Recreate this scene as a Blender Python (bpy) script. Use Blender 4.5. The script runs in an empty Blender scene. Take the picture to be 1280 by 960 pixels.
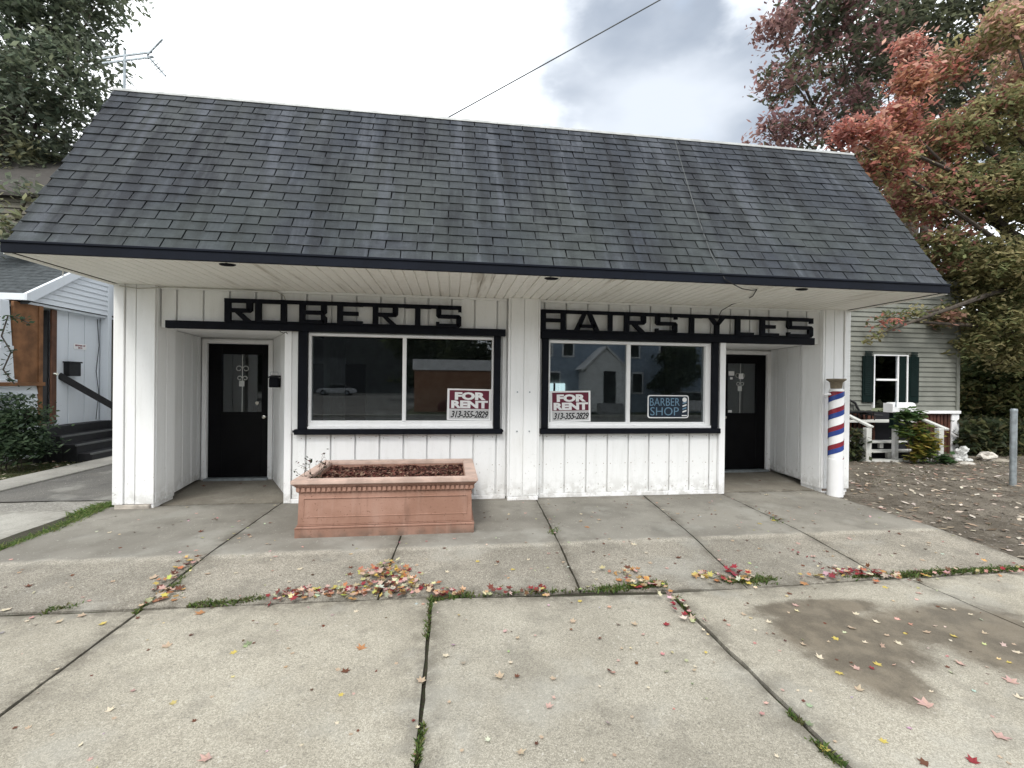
import bpy, bmesh, math, random
import numpy as np
from mathutils import Vector, Matrix, noise as mnoise
R = math.radians
rnd = random.Random(7)
S = bpy.context.scene
COL = S.collection

# ------------------------------------------------------------------ camera
F_, YAW, PITCH, ROLL = 565.16, 0.1345, -0.0034, 0.0113
CAMZ = 1.55
def ray(px, py):
    a = (px-640)/F_; b = (py-480)/F_
    cr, sr = math.cos(ROLL), math.sin(ROLL)
    u = a*cr+b*sr; v = -a*sr+b*cr
    cp, sp = math.cos(PITCH), math.sin(PITCH)
    y = cp+v*sp; z = sp-v*cp
    c, s = math.cos(YAW), math.sin(YAW)
    return Vector((u*c+y*s, -u*s+y*c, z))
def at(px, py, Y):           # point of the photograph standing at depth Y
    r = ray(px, py); return Vector((0, 0, CAMZ))+r*(Y/r.y)
def on(px, py, z):           # point of the photograph lying at height z
    r = ray(px, py); return Vector((0, 0, CAMZ))+r*((z-CAMZ)/r.z)
cam = bpy.data.objects.new('camera', bpy.data.cameras.new('camera')); COL.objects.link(cam)
fw = ray(640, 480).normalized(); rt = (ray(641, 480)-ray(640, 480)).normalized(); up = rt.cross(fw).normalized()
cam.matrix_world = Matrix(((rt.x, up.x, -fw.x, 0), (rt.y, up.y, -fw.y, 0), (rt.z, up.z, -fw.z, CAMZ), (0, 0, 0, 1)))
cam.data.sensor_width = 36; cam.data.lens = 36*F_/1280; cam.data.clip_start = .05; cam.data.clip_end = 2000
S.camera = cam

# ------------------------------------------------------------------ light
S.view_settings.view_transform = 'Standard'; S.view_settings.look = 'None'
S.view_settings.exposure = 1.0; S.view_settings.gamma = 1
SUN_EL, SUN_AZ = 52, 200      # high veiled sun behind the left shoulder of the camera
W = bpy.data.worlds.new('World'); S.world = W; W.use_nodes = True
nt = W.node_tree; nt.nodes.clear()
def N(t, **k):
    n = nt.nodes.new(t)
    for a, b in k.items(): setattr(n, a, b)
    return n
out = N('ShaderNodeOutputWorld'); bg = N('ShaderNodeBackground'); bg.inputs[1].default_value = 0.1
sky = N('ShaderNodeTexSky', sky_type='NISHITA', sun_disc=False); sky.sun_elevation = R(SUN_EL); sky.sun_rotation = R(SUN_AZ)
tc = N('ShaderNodeTexCoord'); mp = N('ShaderNodeMapping'); mp.inputs['Scale'].default_value = (1, 1, 2.0); mp.inputs['Location'].default_value = (0.35, 0.1, 0.62)
n1 = N('ShaderNodeTexNoise'); n1.inputs['Scale'].default_value = 1.35; n1.inputs['Detail'].default_value = 7; n1.inputs['Roughness'].default_value = .52
n2 = N('ShaderNodeTexNoise'); n2.inputs['Scale'].default_value = 3.2; n2.inputs['Detail'].default_value = 6
L = nt.links.new
L(tc.outputs['Generated'], mp.inputs[0]); L(mp.outputs[0], n1.inputs['Vector']); L(mp.outputs[0], n2.inputs['Vector'])
# one big cloud bank to the upper right, ragged by the noise
dot = N('ShaderNodeVectorMath', operation='DOT_PRODUCT'); dot.inputs[1].default_value = Vector((0.66, 0.72, 0.72)).normalized()
nrm = N('ShaderNodeVectorMath', operation='NORMALIZE'); L(tc.outputs['Generated'], nrm.inputs[0]); L(nrm.outputs[0], dot.inputs[0])
ad = N('ShaderNodeMath', operation='MULTIPLY_ADD'); ad.inputs[1].default_value = 1.15; L(n1.outputs[0], ad.inputs[0]); L(dot.outputs['Value'], ad.inputs[2])
r1 = N('ShaderNodeMapRange', interpolation_type='SMOOTHSTEP'); r1.inputs[1].default_value = 1.375; r1.inputs[2].default_value = 1.52; L(ad.outputs[0], r1.inputs[0])
cloud = N('ShaderNodeMix', data_type='RGBA'); cloud.inputs[6].default_value = (9.6, 9.9, 10.2, 1); cloud.inputs[7].default_value = (2.3, 2.65, 3.2, 1)
n3 = N('ShaderNodeTexNoise'); n3.inputs['Scale'].default_value = 3.0; n3.inputs['Detail'].default_value = 5; n3.inputs['Roughness'].default_value = .45; L(mp.outputs[0], n3.inputs['Vector'])
r3 = N('ShaderNodeMapRange', interpolation_type='SMOOTHSTEP'); r3.inputs[1].default_value = .38; r3.inputs[2].default_value = .66; r3.inputs[3].default_value = 1.; r3.inputs[4].default_value = .72; L(n3.outputs[0], r3.inputs[0])
mm = N('ShaderNodeMath', operation='MULTIPLY'); L(r1.outputs[0], mm.inputs[0]); L(r3.outputs[0], mm.inputs[1]); L(mm.outputs[0], cloud.inputs[0])
r2 = N('ShaderNodeMapRange', interpolation_type='SMOOTHSTEP'); r2.inputs[1].default_value = .56; r2.inputs[2].default_value = .66; L(n2.outputs[0], r2.inputs[0])
r2.inputs[4].default_value = .30
mx = N('ShaderNodeMix', data_type='RGBA'); L(r2.outputs[0], mx.inputs[0]); L(cloud.outputs[2], mx.inputs[6])
skb = N('ShaderNodeMix', data_type='RGBA'); skb.inputs[0].default_value = .5; skb.inputs[7].default_value = (4.8, 5.9, 7.2, 1); L(sky.outputs[0], skb.inputs[6])
L(skb.outputs[2], mx.inputs[7]); L(mx.outputs[2], bg.inputs[0]); L(bg.outputs[0], out.inputs[0])
sun = bpy.data.objects.new('sun', bpy.data.lights.new('sun', 'SUN')); COL.objects.link(sun)
sun.data.energy = 1.3; sun.data.angle = R(18); sun.data.color = (1, .97, .92)
az = R(SUN_AZ); sd = Vector((math.sin(az)*math.cos(R(SUN_EL)), math.cos(az)*math.cos(R(SUN_EL)), math.sin(R(SUN_EL))))
sun.rotation_euler = sd.to_track_quat('Z', 'Y').to_euler()

# ------------------------------------------------------------------ materials
class M_:
    """small node builder"""
    def __init__(s, name):
        s.m = bpy.data.materials.new(name); s.m.use_nodes = True; s.t = s.m.node_tree
        s.b = s.t.nodes['Principled BSDF']; s.o = s.t.nodes['Material Output']
        s.b.inputs['Specular IOR Level'].default_value = .35
    def n(s, t, **k):
        x = s.t.nodes.new(t)
        for a, b in k.items(): setattr(x, a, b)
        return x
    def l(s, a, b): s.t.links.new(a, b)
    def pos(s):
        if not hasattr(s, 'g'): s.g = s.n('ShaderNodeNewGeometry')
        return s.g.outputs['Position']
    def noise(s, sc, det=4, rough=.55, scale=(1, 1, 1), loc=(0, 0, 0)):
        m = s.n('ShaderNodeMapping'); m.inputs['Scale'].default_value = scale; m.inputs['Location'].default_value = loc
        s.l(s.pos(), m.inputs[0]); x = s.n('ShaderNodeTexNoise'); x.inputs['Scale'].default_value = sc
        x.inputs['Detail'].default_value = det; x.inputs['Roughness'].default_value = rough; s.l(m.outputs[0], x.inputs['Vector'])
        return x.outputs[0]
    def ramp(s, v, a, b, lo=0., hi=1.):
        r = s.n('ShaderNodeMapRange', interpolation_type='SMOOTHSTEP')
        for i, q in zip((1, 2, 3, 4), (a, b, lo, hi)): r.inputs[i].default_value = q
        s.l(v, r.inputs[0]); return r.outputs[0]
    def mix(s, f, a, b, mode='MIX'):
        x = s.n('ShaderNodeMix', data_type='RGBA', blend_type=mode)
        for i, q in ((0, f), (6, a), (7, b)):
            if hasattr(q, 'links'): s.l(q, x.inputs[i])
            else: x.inputs[i].default_value = q if i == 0 else (*q, 1) if len(q) == 3 else q
        return x.outputs[2]
    def math(s, op, a, b=0., c=0.):
        x = s.n('ShaderNodeMath', operation=op)
        for i, q in enumerate((a, b, c)):
            if hasattr(q, 'links'): s.l(q, x.inputs[i])
            else: x.inputs[i].default_value = q
        return x.outputs[0]
    def sep(s):
        x = s.n('ShaderNodeSeparateXYZ'); s.l(s.pos(), x.inputs[0]); return x.outputs
    def col(s, c):
        if hasattr(c, 'links'): s.l(c, s.b.inputs['Base Color'])
        else: s.b.inputs['Base Color'].default_value = (*c, 1)
        return s
    def rough(s, r):
        if hasattr(r, 'links'): s.l(r, s.b.inputs['Roughness'])
        else: s.b.inputs['Roughness'].default_value = r
        return s
    def bump(s, h, st=.3, d=.01):
        x = s.n('ShaderNodeBump'); x.inputs['Strength'].default_value = st; x.inputs['Distance'].default_value = d
        s.l(h, x.inputs['Height']); s.l(x.outputs[0], s.b.inputs['Normal']); return s
def simple(name, c, rough=.6, var=.15, sc=6, bump=.15, metal=0, spec=.35):
    m = M_(name); n = m.noise(sc, 5); d = tuple(x*(1-var) for x in c); e = tuple(min(1, x*(1+var*.5)) for x in c)
    m.col(m.mix(m.ramp(n, .3, .7), d, e)).rough(rough); m.bump(m.noise(sc*14, 3), bump, .004)
    m.b.inputs['Metallic'].default_value = metal; m.b.inputs['Specular IOR Level'].default_value = spec
    return m.m

def mk_white(name, base=(.83, .835, .83), grime=.5, low=0.0, soff=False):
    m = M_(name); z = m.sep()[2]
    streak = m.noise(5, 5, .6, (2.2, 2.2, .22)); fine = m.noise(60, 4, .6, (1, 1, .25)); blot = m.noise(1.7, 4)
    c = m.mix(m.ramp(streak, .48, .75, 0, .4*grime), base, (.52, .52, .48))
    c = m.mix(m.ramp(blot, .5, .8, 0, .3*grime), c, (.60, .585, .53))
    dirt = m.math('MULTIPLY', m.ramp(z, .30, -.04), m.ramp(m.noise(9, 5, .65), .40, .60))
    c = m.mix(m.math('MULTIPLY', dirt, .42), c, (.30, .28, .24))
    chip = m.math('MULTIPLY', m.ramp(m.noise(26, 3), .66, .69), m.ramp(z, .9, -.05, 0.0, 1))
    c = m.mix(m.math('MULTIPLY', chip, .6), c, (.34, .31, .27))
    c = m.mix(m.ramp(fine, .5, .8, 0, .12), c, (.45, .44, .41))
    if soff:
        c = m.mix(m.math('MULTIPLY', m.ramp(m.noise(2.6, 4, .6, (1.6, .12, 1)), .55, .68), m.ramp(m.noise(14, 2, .5, (1.2, .1, 1)), .40, .58, .2, .6)), c, (.33, .29, .23))
    m.col(c).rough(.55); m.bump(fine, .25, .004); return m.m
def mk_shingle():
    m = M_('asphalt_shingle'); x, y, z = m.sep()
    row = m.math('FLOOR', m.math('DIVIDE', m.math('SUBTRACT', z, 2.795+.003), SH_DZ))
    half = m.math('MULTIPLY', m.math('MODULO', row, 2.), .5)
    cx = m.math('FLOOR', m.math('ADD', m.math('DIVIDE', m.math('SUBTRACT', x, SH_X0), SH_W), half))
    cb = m.n('ShaderNodeCombineXYZ'); m.l(cx, cb.inputs[0]); m.l(row, cb.inputs[1])
    wn = m.n('ShaderNodeTexWhiteNoise', noise_dimensions='2D'); m.l(cb.outputs[0], wn.inputs['Vector'])
    gran = m.noise(150, 3, .7); blot = m.noise(1.2, 5, .6, (1, .5, .5)); streak = m.noise(3.0, 5, .62, (1.7, .16, .16))
    tab = m.noise(7, 3, .5, (1, 2, 2))
    c = m.mix(m.ramp(blot, .35, .68), (.025, .030, .040), (.041, .046, .049))
    c = m.mix(m.ramp(streak, .47, .33, 0, .75), c, (.066, .073, .088))
    c = m.mix(m.ramp(streak, .50, .62, 0, .85), c, (.013, .015, .020))
    lowz = m.math('MULTIPLY', m.ramp(z, 4.7, 2.8, 0, 1), m.ramp(m.noise(.8, 4), .38, .62))
    c = m.mix(m.math('MULTIPLY', lowz, .42), c, (.040, .050, .043))
    c = m.mix(.75, c, m.mix(wn.outputs[0], (.78, .78, .8), (1.18, 1.18, 1.17)), 'MULTIPLY')
    c = m.mix(.7, c, m.mix(m.ramp(tab, .3, .7), (.78, .78, .78), (1.22, 1.22, 1.2)), 'MULTIPLY')
    c = m.mix(m.ramp(gran, .56, .70, 0, .5), c, (.13, .14, .145))
    c = m.mix(m.ramp(gran, .44, .32, 0, .5), c, (.02, .02, .022))
    # paler edge along each butt
    fr = m.math('FRACT', m.math('DIVIDE', m.math('SUBTRACT', z, 2.795+.003), SH_DZ))
    c = m.mix(m.math('MULTIPLY', m.ramp(fr, .16, .02), m.ramp(m.noise(5, 4), .4, .6, .1, .45)), c, (.12, .13, .13))
    m.col(c).rough(.88); m.bump(gran, .6, .004); return m.m
def mk_concrete(name, a, b, spk=.5, stain=False, row2=False, agg=70):
    m = M_(name); x, y, z = m.sep()
    big = m.noise(.9, 5, .55); mid = m.noise(6, 5, .6); v = m.n('ShaderNodeTexVoronoi'); v.inputs['Scale'].default_value = agg
    m.l(m.pos(), v.inputs['Vector']); v2 = m.n('ShaderNodeTexVoronoi'); v2.inputs['Scale'].default_value = agg*2.1; m.l(m.pos(), v2.inputs['Vector'])
    c = m.mix(m.ramp(big, .35, .65), a, b)
    c = m.mix(m.ramp(mid, .5, .75, 0, .35), c, tuple(q*.72 for q in a))
    bw = m.n('ShaderNodeSeparateColor'); m.l(v.outputs['Color'], bw.inputs[0])
    bw2 = m.n('ShaderNodeSeparateColor'); m.l(v2.outputs['Color'], bw2.inputs[0])
    k = spk
    if row2:   # exposed aggregate on the ramped lower half, trowelled and darker upper half
        edge = m.math('ADD', y, m.math('MULTIPLY', m.noise(5, 3), .12)); f = m.ramp(edge, 4.49, 4.57)
        k = m.math('MULTIPLY', m.math('SUBTRACT', 1.12, f), spk)
        c = m.mix(m.math('MULTIPLY', f, .9), c, m.mix(m.ramp(big, .35, .65), (.165, .155, .133), (.245, .233, .203)))
        lip = m.math('MULTIPLY', m.ramp(edge, 4.40, 4.48), m.ramp(edge, 4.57, 4.5))
        c = m.mix(m.math('MULTIPLY', lip, .3), c, (.50, .48, .43))
    sp1 = m.mix(bw.outputs[0], (.62, .60, .56), (1.34, 1.33, 1.3))
    c = m.mix(k, c, sp1, 'MULTIPLY')
    sp2 = m.mix(m.ramp(bw2.outputs[1], .0, 1), (.66, .64, .60), (1.3, 1.3, 1.3))
    c = m.mix(k, c, sp2, 'MULTIPLY')
    c = m.mix(m.math('MULTIPLY', m.ramp(m.noise(2.3, 5, .6, loc=(4, 1, 0)), .60, .72), .35), c, tuple(q*.45 for q in a))
    c = m.mix(m.ramp(m.noise(17, 3, .5, loc=(2, 7, 0)), .70, .74, 0, .35), c, (.09, .085, .075))
    oi = m.n('ShaderNodeObjectInfo'); c = m.mix(1., c, m.mix(oi.outputs['Random'], (.90, .905, .91), (1.07, 1.06, 1.04)), 'MULTIPLY')
    c = m.mix(m.ramp(m.noise(55, 2, .5, loc=(1, 1, 0)), .67, .72, 0, .55), c, (.10, .095, .085))
    c = m.mix(m.ramp(m.noise(48, 2, .5, loc=(7, 4, 0)), .68, .73, 0, .5), c, (.50, .48, .43))
    ea = m.n('ShaderNodeAttribute'); ea.attribute_name = 'Edge'
    ed = m.math('MULTIPLY', ea.outputs['Fac'], m.ramp(m.noise(8, 5, .65, loc=(1, 3, 0)), .38, .60, .15, 1))
    c = m.mix(m.math('MULTIPLY', ed, .72), c, (.085, .075, .058))
    c = m.mix(m.ramp(m.noise(3.4, 6, .68, loc=(9, 2, 0)), .50, .66, 0, .42 if row2 else .30), c, (.125, .115, .095))
    c = m.mix(m.ramp(m.noise(1.3, 5, .6, loc=(5, 5, 0)), .52, .68, 0, .35), c, (.34, .335, .30))
    if stain:
        tot = None
        for (cx, cy, rx, ry) in ((2.62, 2.68, .42, .34), (3.45, 2.72, .62, .26), (2.45, 2.33, .22, .30), (3.5, 2.42, .34, .28), (2.72, 3.03, .50, .12)):
            dx = m.math('DIVIDE', m.math('SUBTRACT', x, cx), rx); dy = m.math('DIVIDE', m.math('SUBTRACT', y, cy), ry)
            d = m.math('ADD', m.math('MULTIPLY', dx, dx), m.math('MULTIPLY', dy, dy))
            tot = d if tot is None else m.math('MINIMUM', tot, d)
        tot = m.math('ADD', tot, m.math('ADD', m.math('MULTIPLY', m.noise(3.0, 6, .68), 2.2), m.math('MULTIPLY', m.noise(14, 5, .7), .8)))
        s_ = m.ramp(tot, 3.35, 2.15, 0, .84)
        c = m.mix(s_, c, m.mix(m.ramp(mid, .35, .65), (.075, .060, .042), (.14, .115, .082)))
    m.col(c).rough(.86); m.bump(m.math('ADD', v2.outputs['Distance'], m.math('MULTIPLY', m.noise(40, 4), .6)), .35, .004); return m.m
def mk_leaf(name, trans=.35, rough=.55):
    m = M_(name); a = m.n('ShaderNodeAttribute'); a.attribute_name = 'Col'
    m.col(a.outputs['Color']).rough(rough); m.b.inputs['Specular IOR Level'].default_value = .25
    tr = m.n('ShaderNodeBsdfTranslucent'); m.l(a.outputs['Color'], tr.inputs[0]); mxs = m.n('ShaderNodeMixShader'); mxs.inputs[0].default_value = trans
    m.l(m.b.outputs[0], mxs.inputs[1]); m.l(tr.outputs[0], mxs.inputs[2]); m.l(mxs.outputs[0], m.o.inputs[0]); return m.m
def mk_glass(name, tint=(.62, .66, .66), ior=1.45):
    m = M_(name); m.t.nodes.remove(m.b)
    t = m.n('ShaderNodeBsdfTransparent'); t.inputs[0].default_value = (*tint, 1); g = m.n('ShaderNodeBsdfGlossy'); g.inputs['Roughness'].default_value = .004
    g.inputs[0].default_value = (.95, .97, 1, 1); f = m.n('ShaderNodeFresnel'); f.inputs[0].default_value = ior
    k = m.math('MULTIPLY', f.outputs[0], 2.5); x = m.n('ShaderNodeMixShader'); m.l(k, x.inputs[0]); m.l(t.outputs[0], x.inputs[1]); m.l(g.outputs[0], x.inputs[2])
    m.l(x.outputs[0], m.o.inputs[0]); return m.m
def mk_grass(name, a, b, c3):
    m = M_(name); n = m.noise(2.5, 6, .6); f = m.noise(45, 4, .7)
    c = m.mix(m.ramp(n, .4, .6), a, b); c = m.mix(m.ramp(f, .45, .7), c, c3); m.col(c).rough(.95); m.bump(f, .8, .03); return m.m

# roof numbers the shingle material shares with the shingles
XL, XR = -4.09, 5.99
YE, ZE, YT, ZT = 4.77, 2.795, 6.12, 5.05
NROW, SH_W, SH_X0 = 20, 0.322, -4.09+0.02
SH_DZ = (ZT-ZE)/NROW

W1 = mk_white('white_board_paint'); W2 = mk_white('white_trim_paint', (.84, .84, .84), .3); WS = mk_white('soffit_vinyl', (.87, .865, .83), .5, soff=True)
BLK = simple('black_trim_paint', (.005, .006, .010), .6, .3, 8, .2, 0, .12); DOORB = simple('black_door_paint', (.004, .004, .005), .4, .3, 5, .08, 0, .12)
NAVY = simple('dark_fascia_metal', (.0055, .0075, .0135), .55, .2, 5, .1, 0, .12)
SHG = mk_shingle(); CON1 = mk_concrete('front_walk_concrete', (.272, .256, .216), (.335, .318, .272), .66, stain=True, agg=165)
CON2 = mk_concrete('upper_walk_concrete', (.215, .203, .178), (.285, .268, .235), .85, row2=True, agg=140); CON3 = mk_concrete('apron_concrete', (.30, .29, .26), (.37, .36, .325), .3, agg=90); EDG = mk_concrete('edging_concrete', (.22, .215, .195), (.29, .28, .255), .3, agg=90)
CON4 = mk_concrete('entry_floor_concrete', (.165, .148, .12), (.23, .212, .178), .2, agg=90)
ASPH = mk_concrete('drive_asphalt', (.075, .073, .070), (.11, .107, .10), .5, agg=110)
SOIL = mk_grass('joint_soil', (.030, .024, .016), (.05, .042, .03), (.03, .045, .014))
DIRT = mk_grass('packed_dirt', (.105, .088, .066), (.185, .16, .125), (.07, .058, .044))
LAWN = mk_grass('lawn_ground', (.055, .075, .025), (.10, .095, .045), (.035, .05, .018))
TERRA = M_('terracotta_resin'); _T = TERRA
_c = _T.mix(_T.ramp(_T.noise(3, 5), .35, .65), (.26, .142, .10), (.335, .195, .145))
_c = _T.mix(_T.ramp(_T.noise(2.4, 5, .6, (3, 3, .35)), .50, .68, 0, .32), _c, (.38, .26, .21))
_c = _T.mix(_T.ramp(_T.noise(3.1, 5, .6, (3, 3, .3), (5, 2, 0)), .54, .70, 0, .5), _c, (.13, .075, .055))
_c = _T.mix(_T.math('MULTIPLY', _T.ramp(_T.sep()[2], .06, -.07), _T.ramp(_T.noise(7, 5), .35, .6, .2, .8)), _c, (.10, .075, .058))
_c = _T.mix(_T.ramp(_T.noise(34, 4, .7), .60, .68), _c, (.15, .075, .05))
TERRA.col(_c).rough(.75); TERRA.bump(_T.noise(70, 4), .4, .004); TERRA = TERRA.m
RIMM = simple('pale_rim_resin', (.50, .37, .31), .6, .22, 6, .2)  # paler resin colour for the rim alone
GLS = mk_glass('window_glass'); GLD = mk_glass('door_glass', (.50, .54, .54))
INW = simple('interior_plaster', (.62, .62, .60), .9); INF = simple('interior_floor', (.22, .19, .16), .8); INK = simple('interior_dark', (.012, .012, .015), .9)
LEAFM = mk_leaf('tree_leaf', .6); FALL = mk_leaf('fallen_leaf_skin', .1, .7)
BARK = simple('bark', (.075, .062, .05), .95, .4, 9, .9); STEEL = simple('galvanised_steel', (.36, .40, .42), .45, .25, 12, .1, .6)
GOLD = simple('dull_brass', (.20, .165, .115), .6, .35, 14, .2, .3); WHT = simple('white_plastic', (.80, .80, .80), .4, .06, 4, .05); CHROME = simple('bright_metal', (.6, .58, .52), .25, .1, 9, .05, .9)
RED = simple('red_stripe_paint', (.22, .024, .038), .22, .2, 10); BLU = simple('blue_stripe_paint', (.03, .06, .24), .22, .2, 10)
CABLE = simple('black_cable_sheath', (.015, .015, .016), .6); GREYC = simple('grey_cable_sheath', (.09, .095, .095), .7)
MAROON = simple('maroon_print', (.125, .012, .032), .5, .1, 8); PRW = simple('white_print', (.80, .80, .80), .5, .05); PRK = simple('black_marker', (.012, .012, .014), .6)
SGN = simple('navy_sign_face', (.008, .018, .034), .35, .1); SGL = simple('pale_blue_lettering', (.15, .26, .36), .45, .08)

# ------------------------------------------------------------------ mesh helpers
class MB:
    def __init__(s): s.v = []; s.f = []; s.mi = []; s.c = []
    def add(s, vs, fs, mi=0):
        o = len(s.v); s.v += [tuple(q) for q in vs]; s.f += [tuple(o+i for i in f) for f in fs]; s.mi += [mi]*len(fs); return s
    def box(s, x0, x1, y0, y1, z0, z1, mi=0):
        if x0 > x1: x0, x1 = x1, x0
        if y0 > y1: y0, y1 = y1, y0
        if z0 > z1: z0, z1 = z1, z0
        return s.add([(x0,y0,z0),(x1,y0,z0),(x1,y1,z0),(x0,y1,z0),(x0,y0,z1),(x1,y0,z1),(x1,y1,z1),(x0,y1,z1)],
                     [(0,3,2,1),(4,5,6,7),(0,1,5,4),(1,2,6,5),(2,3,7,6),(3,0,4,7)], mi)
    def prism(s, a, b, mi=0):     # two matching loops
        n = len(a); fs = [tuple(range(n))[::-1], tuple(range(n, 2*n))]+[(i, (i+1) % n, n+(i+1) % n, n+i) for i in range(n)]
        return s.add(list(a)+list(b), fs, mi)
    def bar(s, p, q, w, h, mi=0, upv=(0, 0, 1)):     # rectangular bar from p to q
        p, q = Vector(p), Vector(q); d = (q-p).normalized(); u = Vector(upv)
        sd_ = d.cross(u)
        if sd_.length < 1e-3: sd_ = d.cross(Vector((0, 1, 0)))
        sd_.normalize(); u = sd_.cross(d); L_ = []
        for c in (p, q): L_.append([c+sd_*a*w/2+u*b*h/2 for a, b in ((-1,-1),(1,-1),(1,1),(-1,1))])
        return s.prism(L_[0], L_[1], mi)
    def tube(s, pts, r, n=8, mi=0, caps=True):
        pts = [Vector(p) for p in pts]; rs = r if isinstance(r, (list, tuple)) else [r]*len(pts); rings = []; pu = None
        for i, p in enumerate(pts):
            d = (pts[min(i+1, len(pts)-1)]-pts[max(i-1, 0)])
            d = d.normalized() if d.length > 1e-9 else Vector((0, 0, 1))
            if pu is None: pu = Vector((0, 0, 1)) if abs(d.z) < .9 else Vector((1, 0, 0))
            a = d.cross(pu).normalized(); b = a.cross(d); pu = b
            rings.append([p+(a*math.cos(t)+b*math.sin(t))*rs[i] for t in [2*math.pi*k/n for k in range(n)]])
        vs = [q for rg in rings for q in rg]; fs = []
        for i in range(len(pts)-1):
            for k in range(n): fs.append((i*n+k, i*n+(k+1) % n, (i+1)*n+(k+1) % n, (i+1)*n+k))
        if caps: fs += [tuple(range(n))[::-1], tuple((len(pts)-1)*n+k for k in range(n))]
        return s.add(vs, fs, mi)
    def lathe(s, prof, c, n=24, mi=0):      # prof (r, z), vertical axis through c
        vs = [(c[0]+r*math.cos(2*math.pi*k/n), c[1]+r*math.sin(2*math.pi*k/n), z) for r, z in prof for k in range(n)]
        fs = [(i*n+k, i*n+(k+1) % n, (i+1)*n+(k+1) % n, (i+1)*n+k) for i in range(len(prof)-1) for k in range(n)]
        fs += [tuple(range(n))[::-1], tuple((len(prof)-1)*n+k for k in range(n))]
        return s.add(vs, fs, mi)
    def mesh(s, name, mats, bevel=0, smooth=False, seg=1):
        me = bpy.data.meshes.new(name); me.from_pydata(s.v, [], s.f)
        for m in (mats if isinstance(mats, (list, tuple)) else [mats]): me.materials.append(m)
        me.polygons.foreach_set('material_index', s.mi)
        if bevel or True:
            bm = bmesh.new(); bm.from_mesh(me)
            if bevel: bmesh.ops.bevel(bm, geom=[e for e in bm.edges if e.is_manifold and e.calc_face_angle(0) > .5], offset=bevel, segments=seg, affect='EDGES', clamp_overlap=True)
            bmesh.ops.recalc_face_normals(bm, faces=bm.faces[:]); bm.to_mesh(me); bm.free()
        if smooth:
            me.polygons.foreach_set('use_smooth', [True]*len(me.polygons))
            try: me.set_sharp_from_angle(angle=R(38))
            except Exception: pass
        return me
    def build(s, name, mats, parent=None, bevel=0, smooth=False, seg=1, loc=None):
        return obj(name, s.mesh(name, mats, bevel, smooth, seg), parent, loc)
def obj(name, me, parent=None, loc=None):
    o = bpy.data.objects.new(name, me); COL.objects.link(o)
    if parent is not None: o.parent = parent
    if loc is not None: o.location = loc
    return o
def empty(name, loc=(0, 0, 0)):
    # parents of world-coordinate parts stay at the origin of their coordinates through the inverse
    o = bpy.data.objects.new(name, None); COL.objects.link(o); o.location = loc; return o
def tag(o, label=None, cat=None, group=None, kind=None):
    if label: o['label'] = label
    if cat: o['category'] = cat
    if group: o['group'] = group
    if kind: o['kind'] = kind
    return o
def thing(name, base, label, cat, group=None):
    return tag(empty(name, base), label, cat, group)
def sub(root):      # children built in world coordinates under an Empty that stands at its base
    class P: pass
    return root
_old_build = MB.build
def wbuild(s, name, mats, parent=None, **k):      # world-coordinate mesh under a located parent (parents are never rotated)
    o = _old_build(s, name, mats, parent, **k)
    if parent is not None:
        p = parent; off = Vector((0, 0, 0))
        while p is not None: off += p.location; p = p.parent
        o.location = -off
    return o
MB.build = wbuild
def box(name, a, mat, parent=None, bevel=0): return MB().box(*a).build(name, mat, parent, bevel=bevel)

def text_obj(name, s, size, x, y, z, mat, parent, sx=1., bold=0., shear=0., align='CENTER', ext=.0012, spacing=1.):
    cu = bpy.data.curves.new(name, 'FONT'); cu.body = s; cu.size = size; cu.align_x = align; cu.offset = bold; cu.extrude = ext; cu.shear = shear; cu.space_character = spacing; cu.resolution_u = 3
    t = bpy.data.objects.new('tmp', cu); COL.objects.link(t); dg = bpy.context.evaluated_depsgraph_get(); dg.update()
    me = bpy.data.meshes.new_from_object(t.evaluated_get(dg)); bpy.data.objects.remove(t); bpy.data.curves.remove(cu)
    me.transform(Matrix.Translation((x, y, z)) @ Matrix.Rotation(R(90), 4, 'X') @ Matrix.Diagonal((sx, 1, 1, 1)))
    me.materials.clear(); me.materials.append(mat); me.name = name
    o = obj(name, me, parent)
    p = parent; off = Vector((0, 0, 0))
    while p is not None: off += p.location; p = p.parent
    o.location = -off
    return o

# ================================================================== SETTING: ground
g = MB(); n = 60
def gz(x, y):
    return -.30
g.add([(-150, -150, -.32), (150, -150, -.32), (150, 150, -.32), (-150, 150, -.32)], [(0, 1, 2, 3)])
tag(g.build('ground', LAWN), kind='structure')
def sheet(name, x0, x1, y0, y1, zf, mat, nx=30, ny=30, amp=0., sc=1., seed=0):
    b = MB(); vs = []; fs = []
    for j in range(ny+1):
        for i in range(nx+1):
            x = x0+(x1-x0)*i/nx; y = y0+(y1-y0)*j/ny
            z = (zf(x, y) if callable(zf) else zf)+amp*mnoise.noise(Vector((x*sc+seed, y*sc, seed)))
            vs.append((x, y, z))
    for j in range(ny):
        for i in range(nx): k = j*(nx+1)+i; fs.append((k, k+1, k+nx+2, k+nx+1))
    b.add(vs, fs); return b.build(name, mat, smooth=True)
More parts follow.
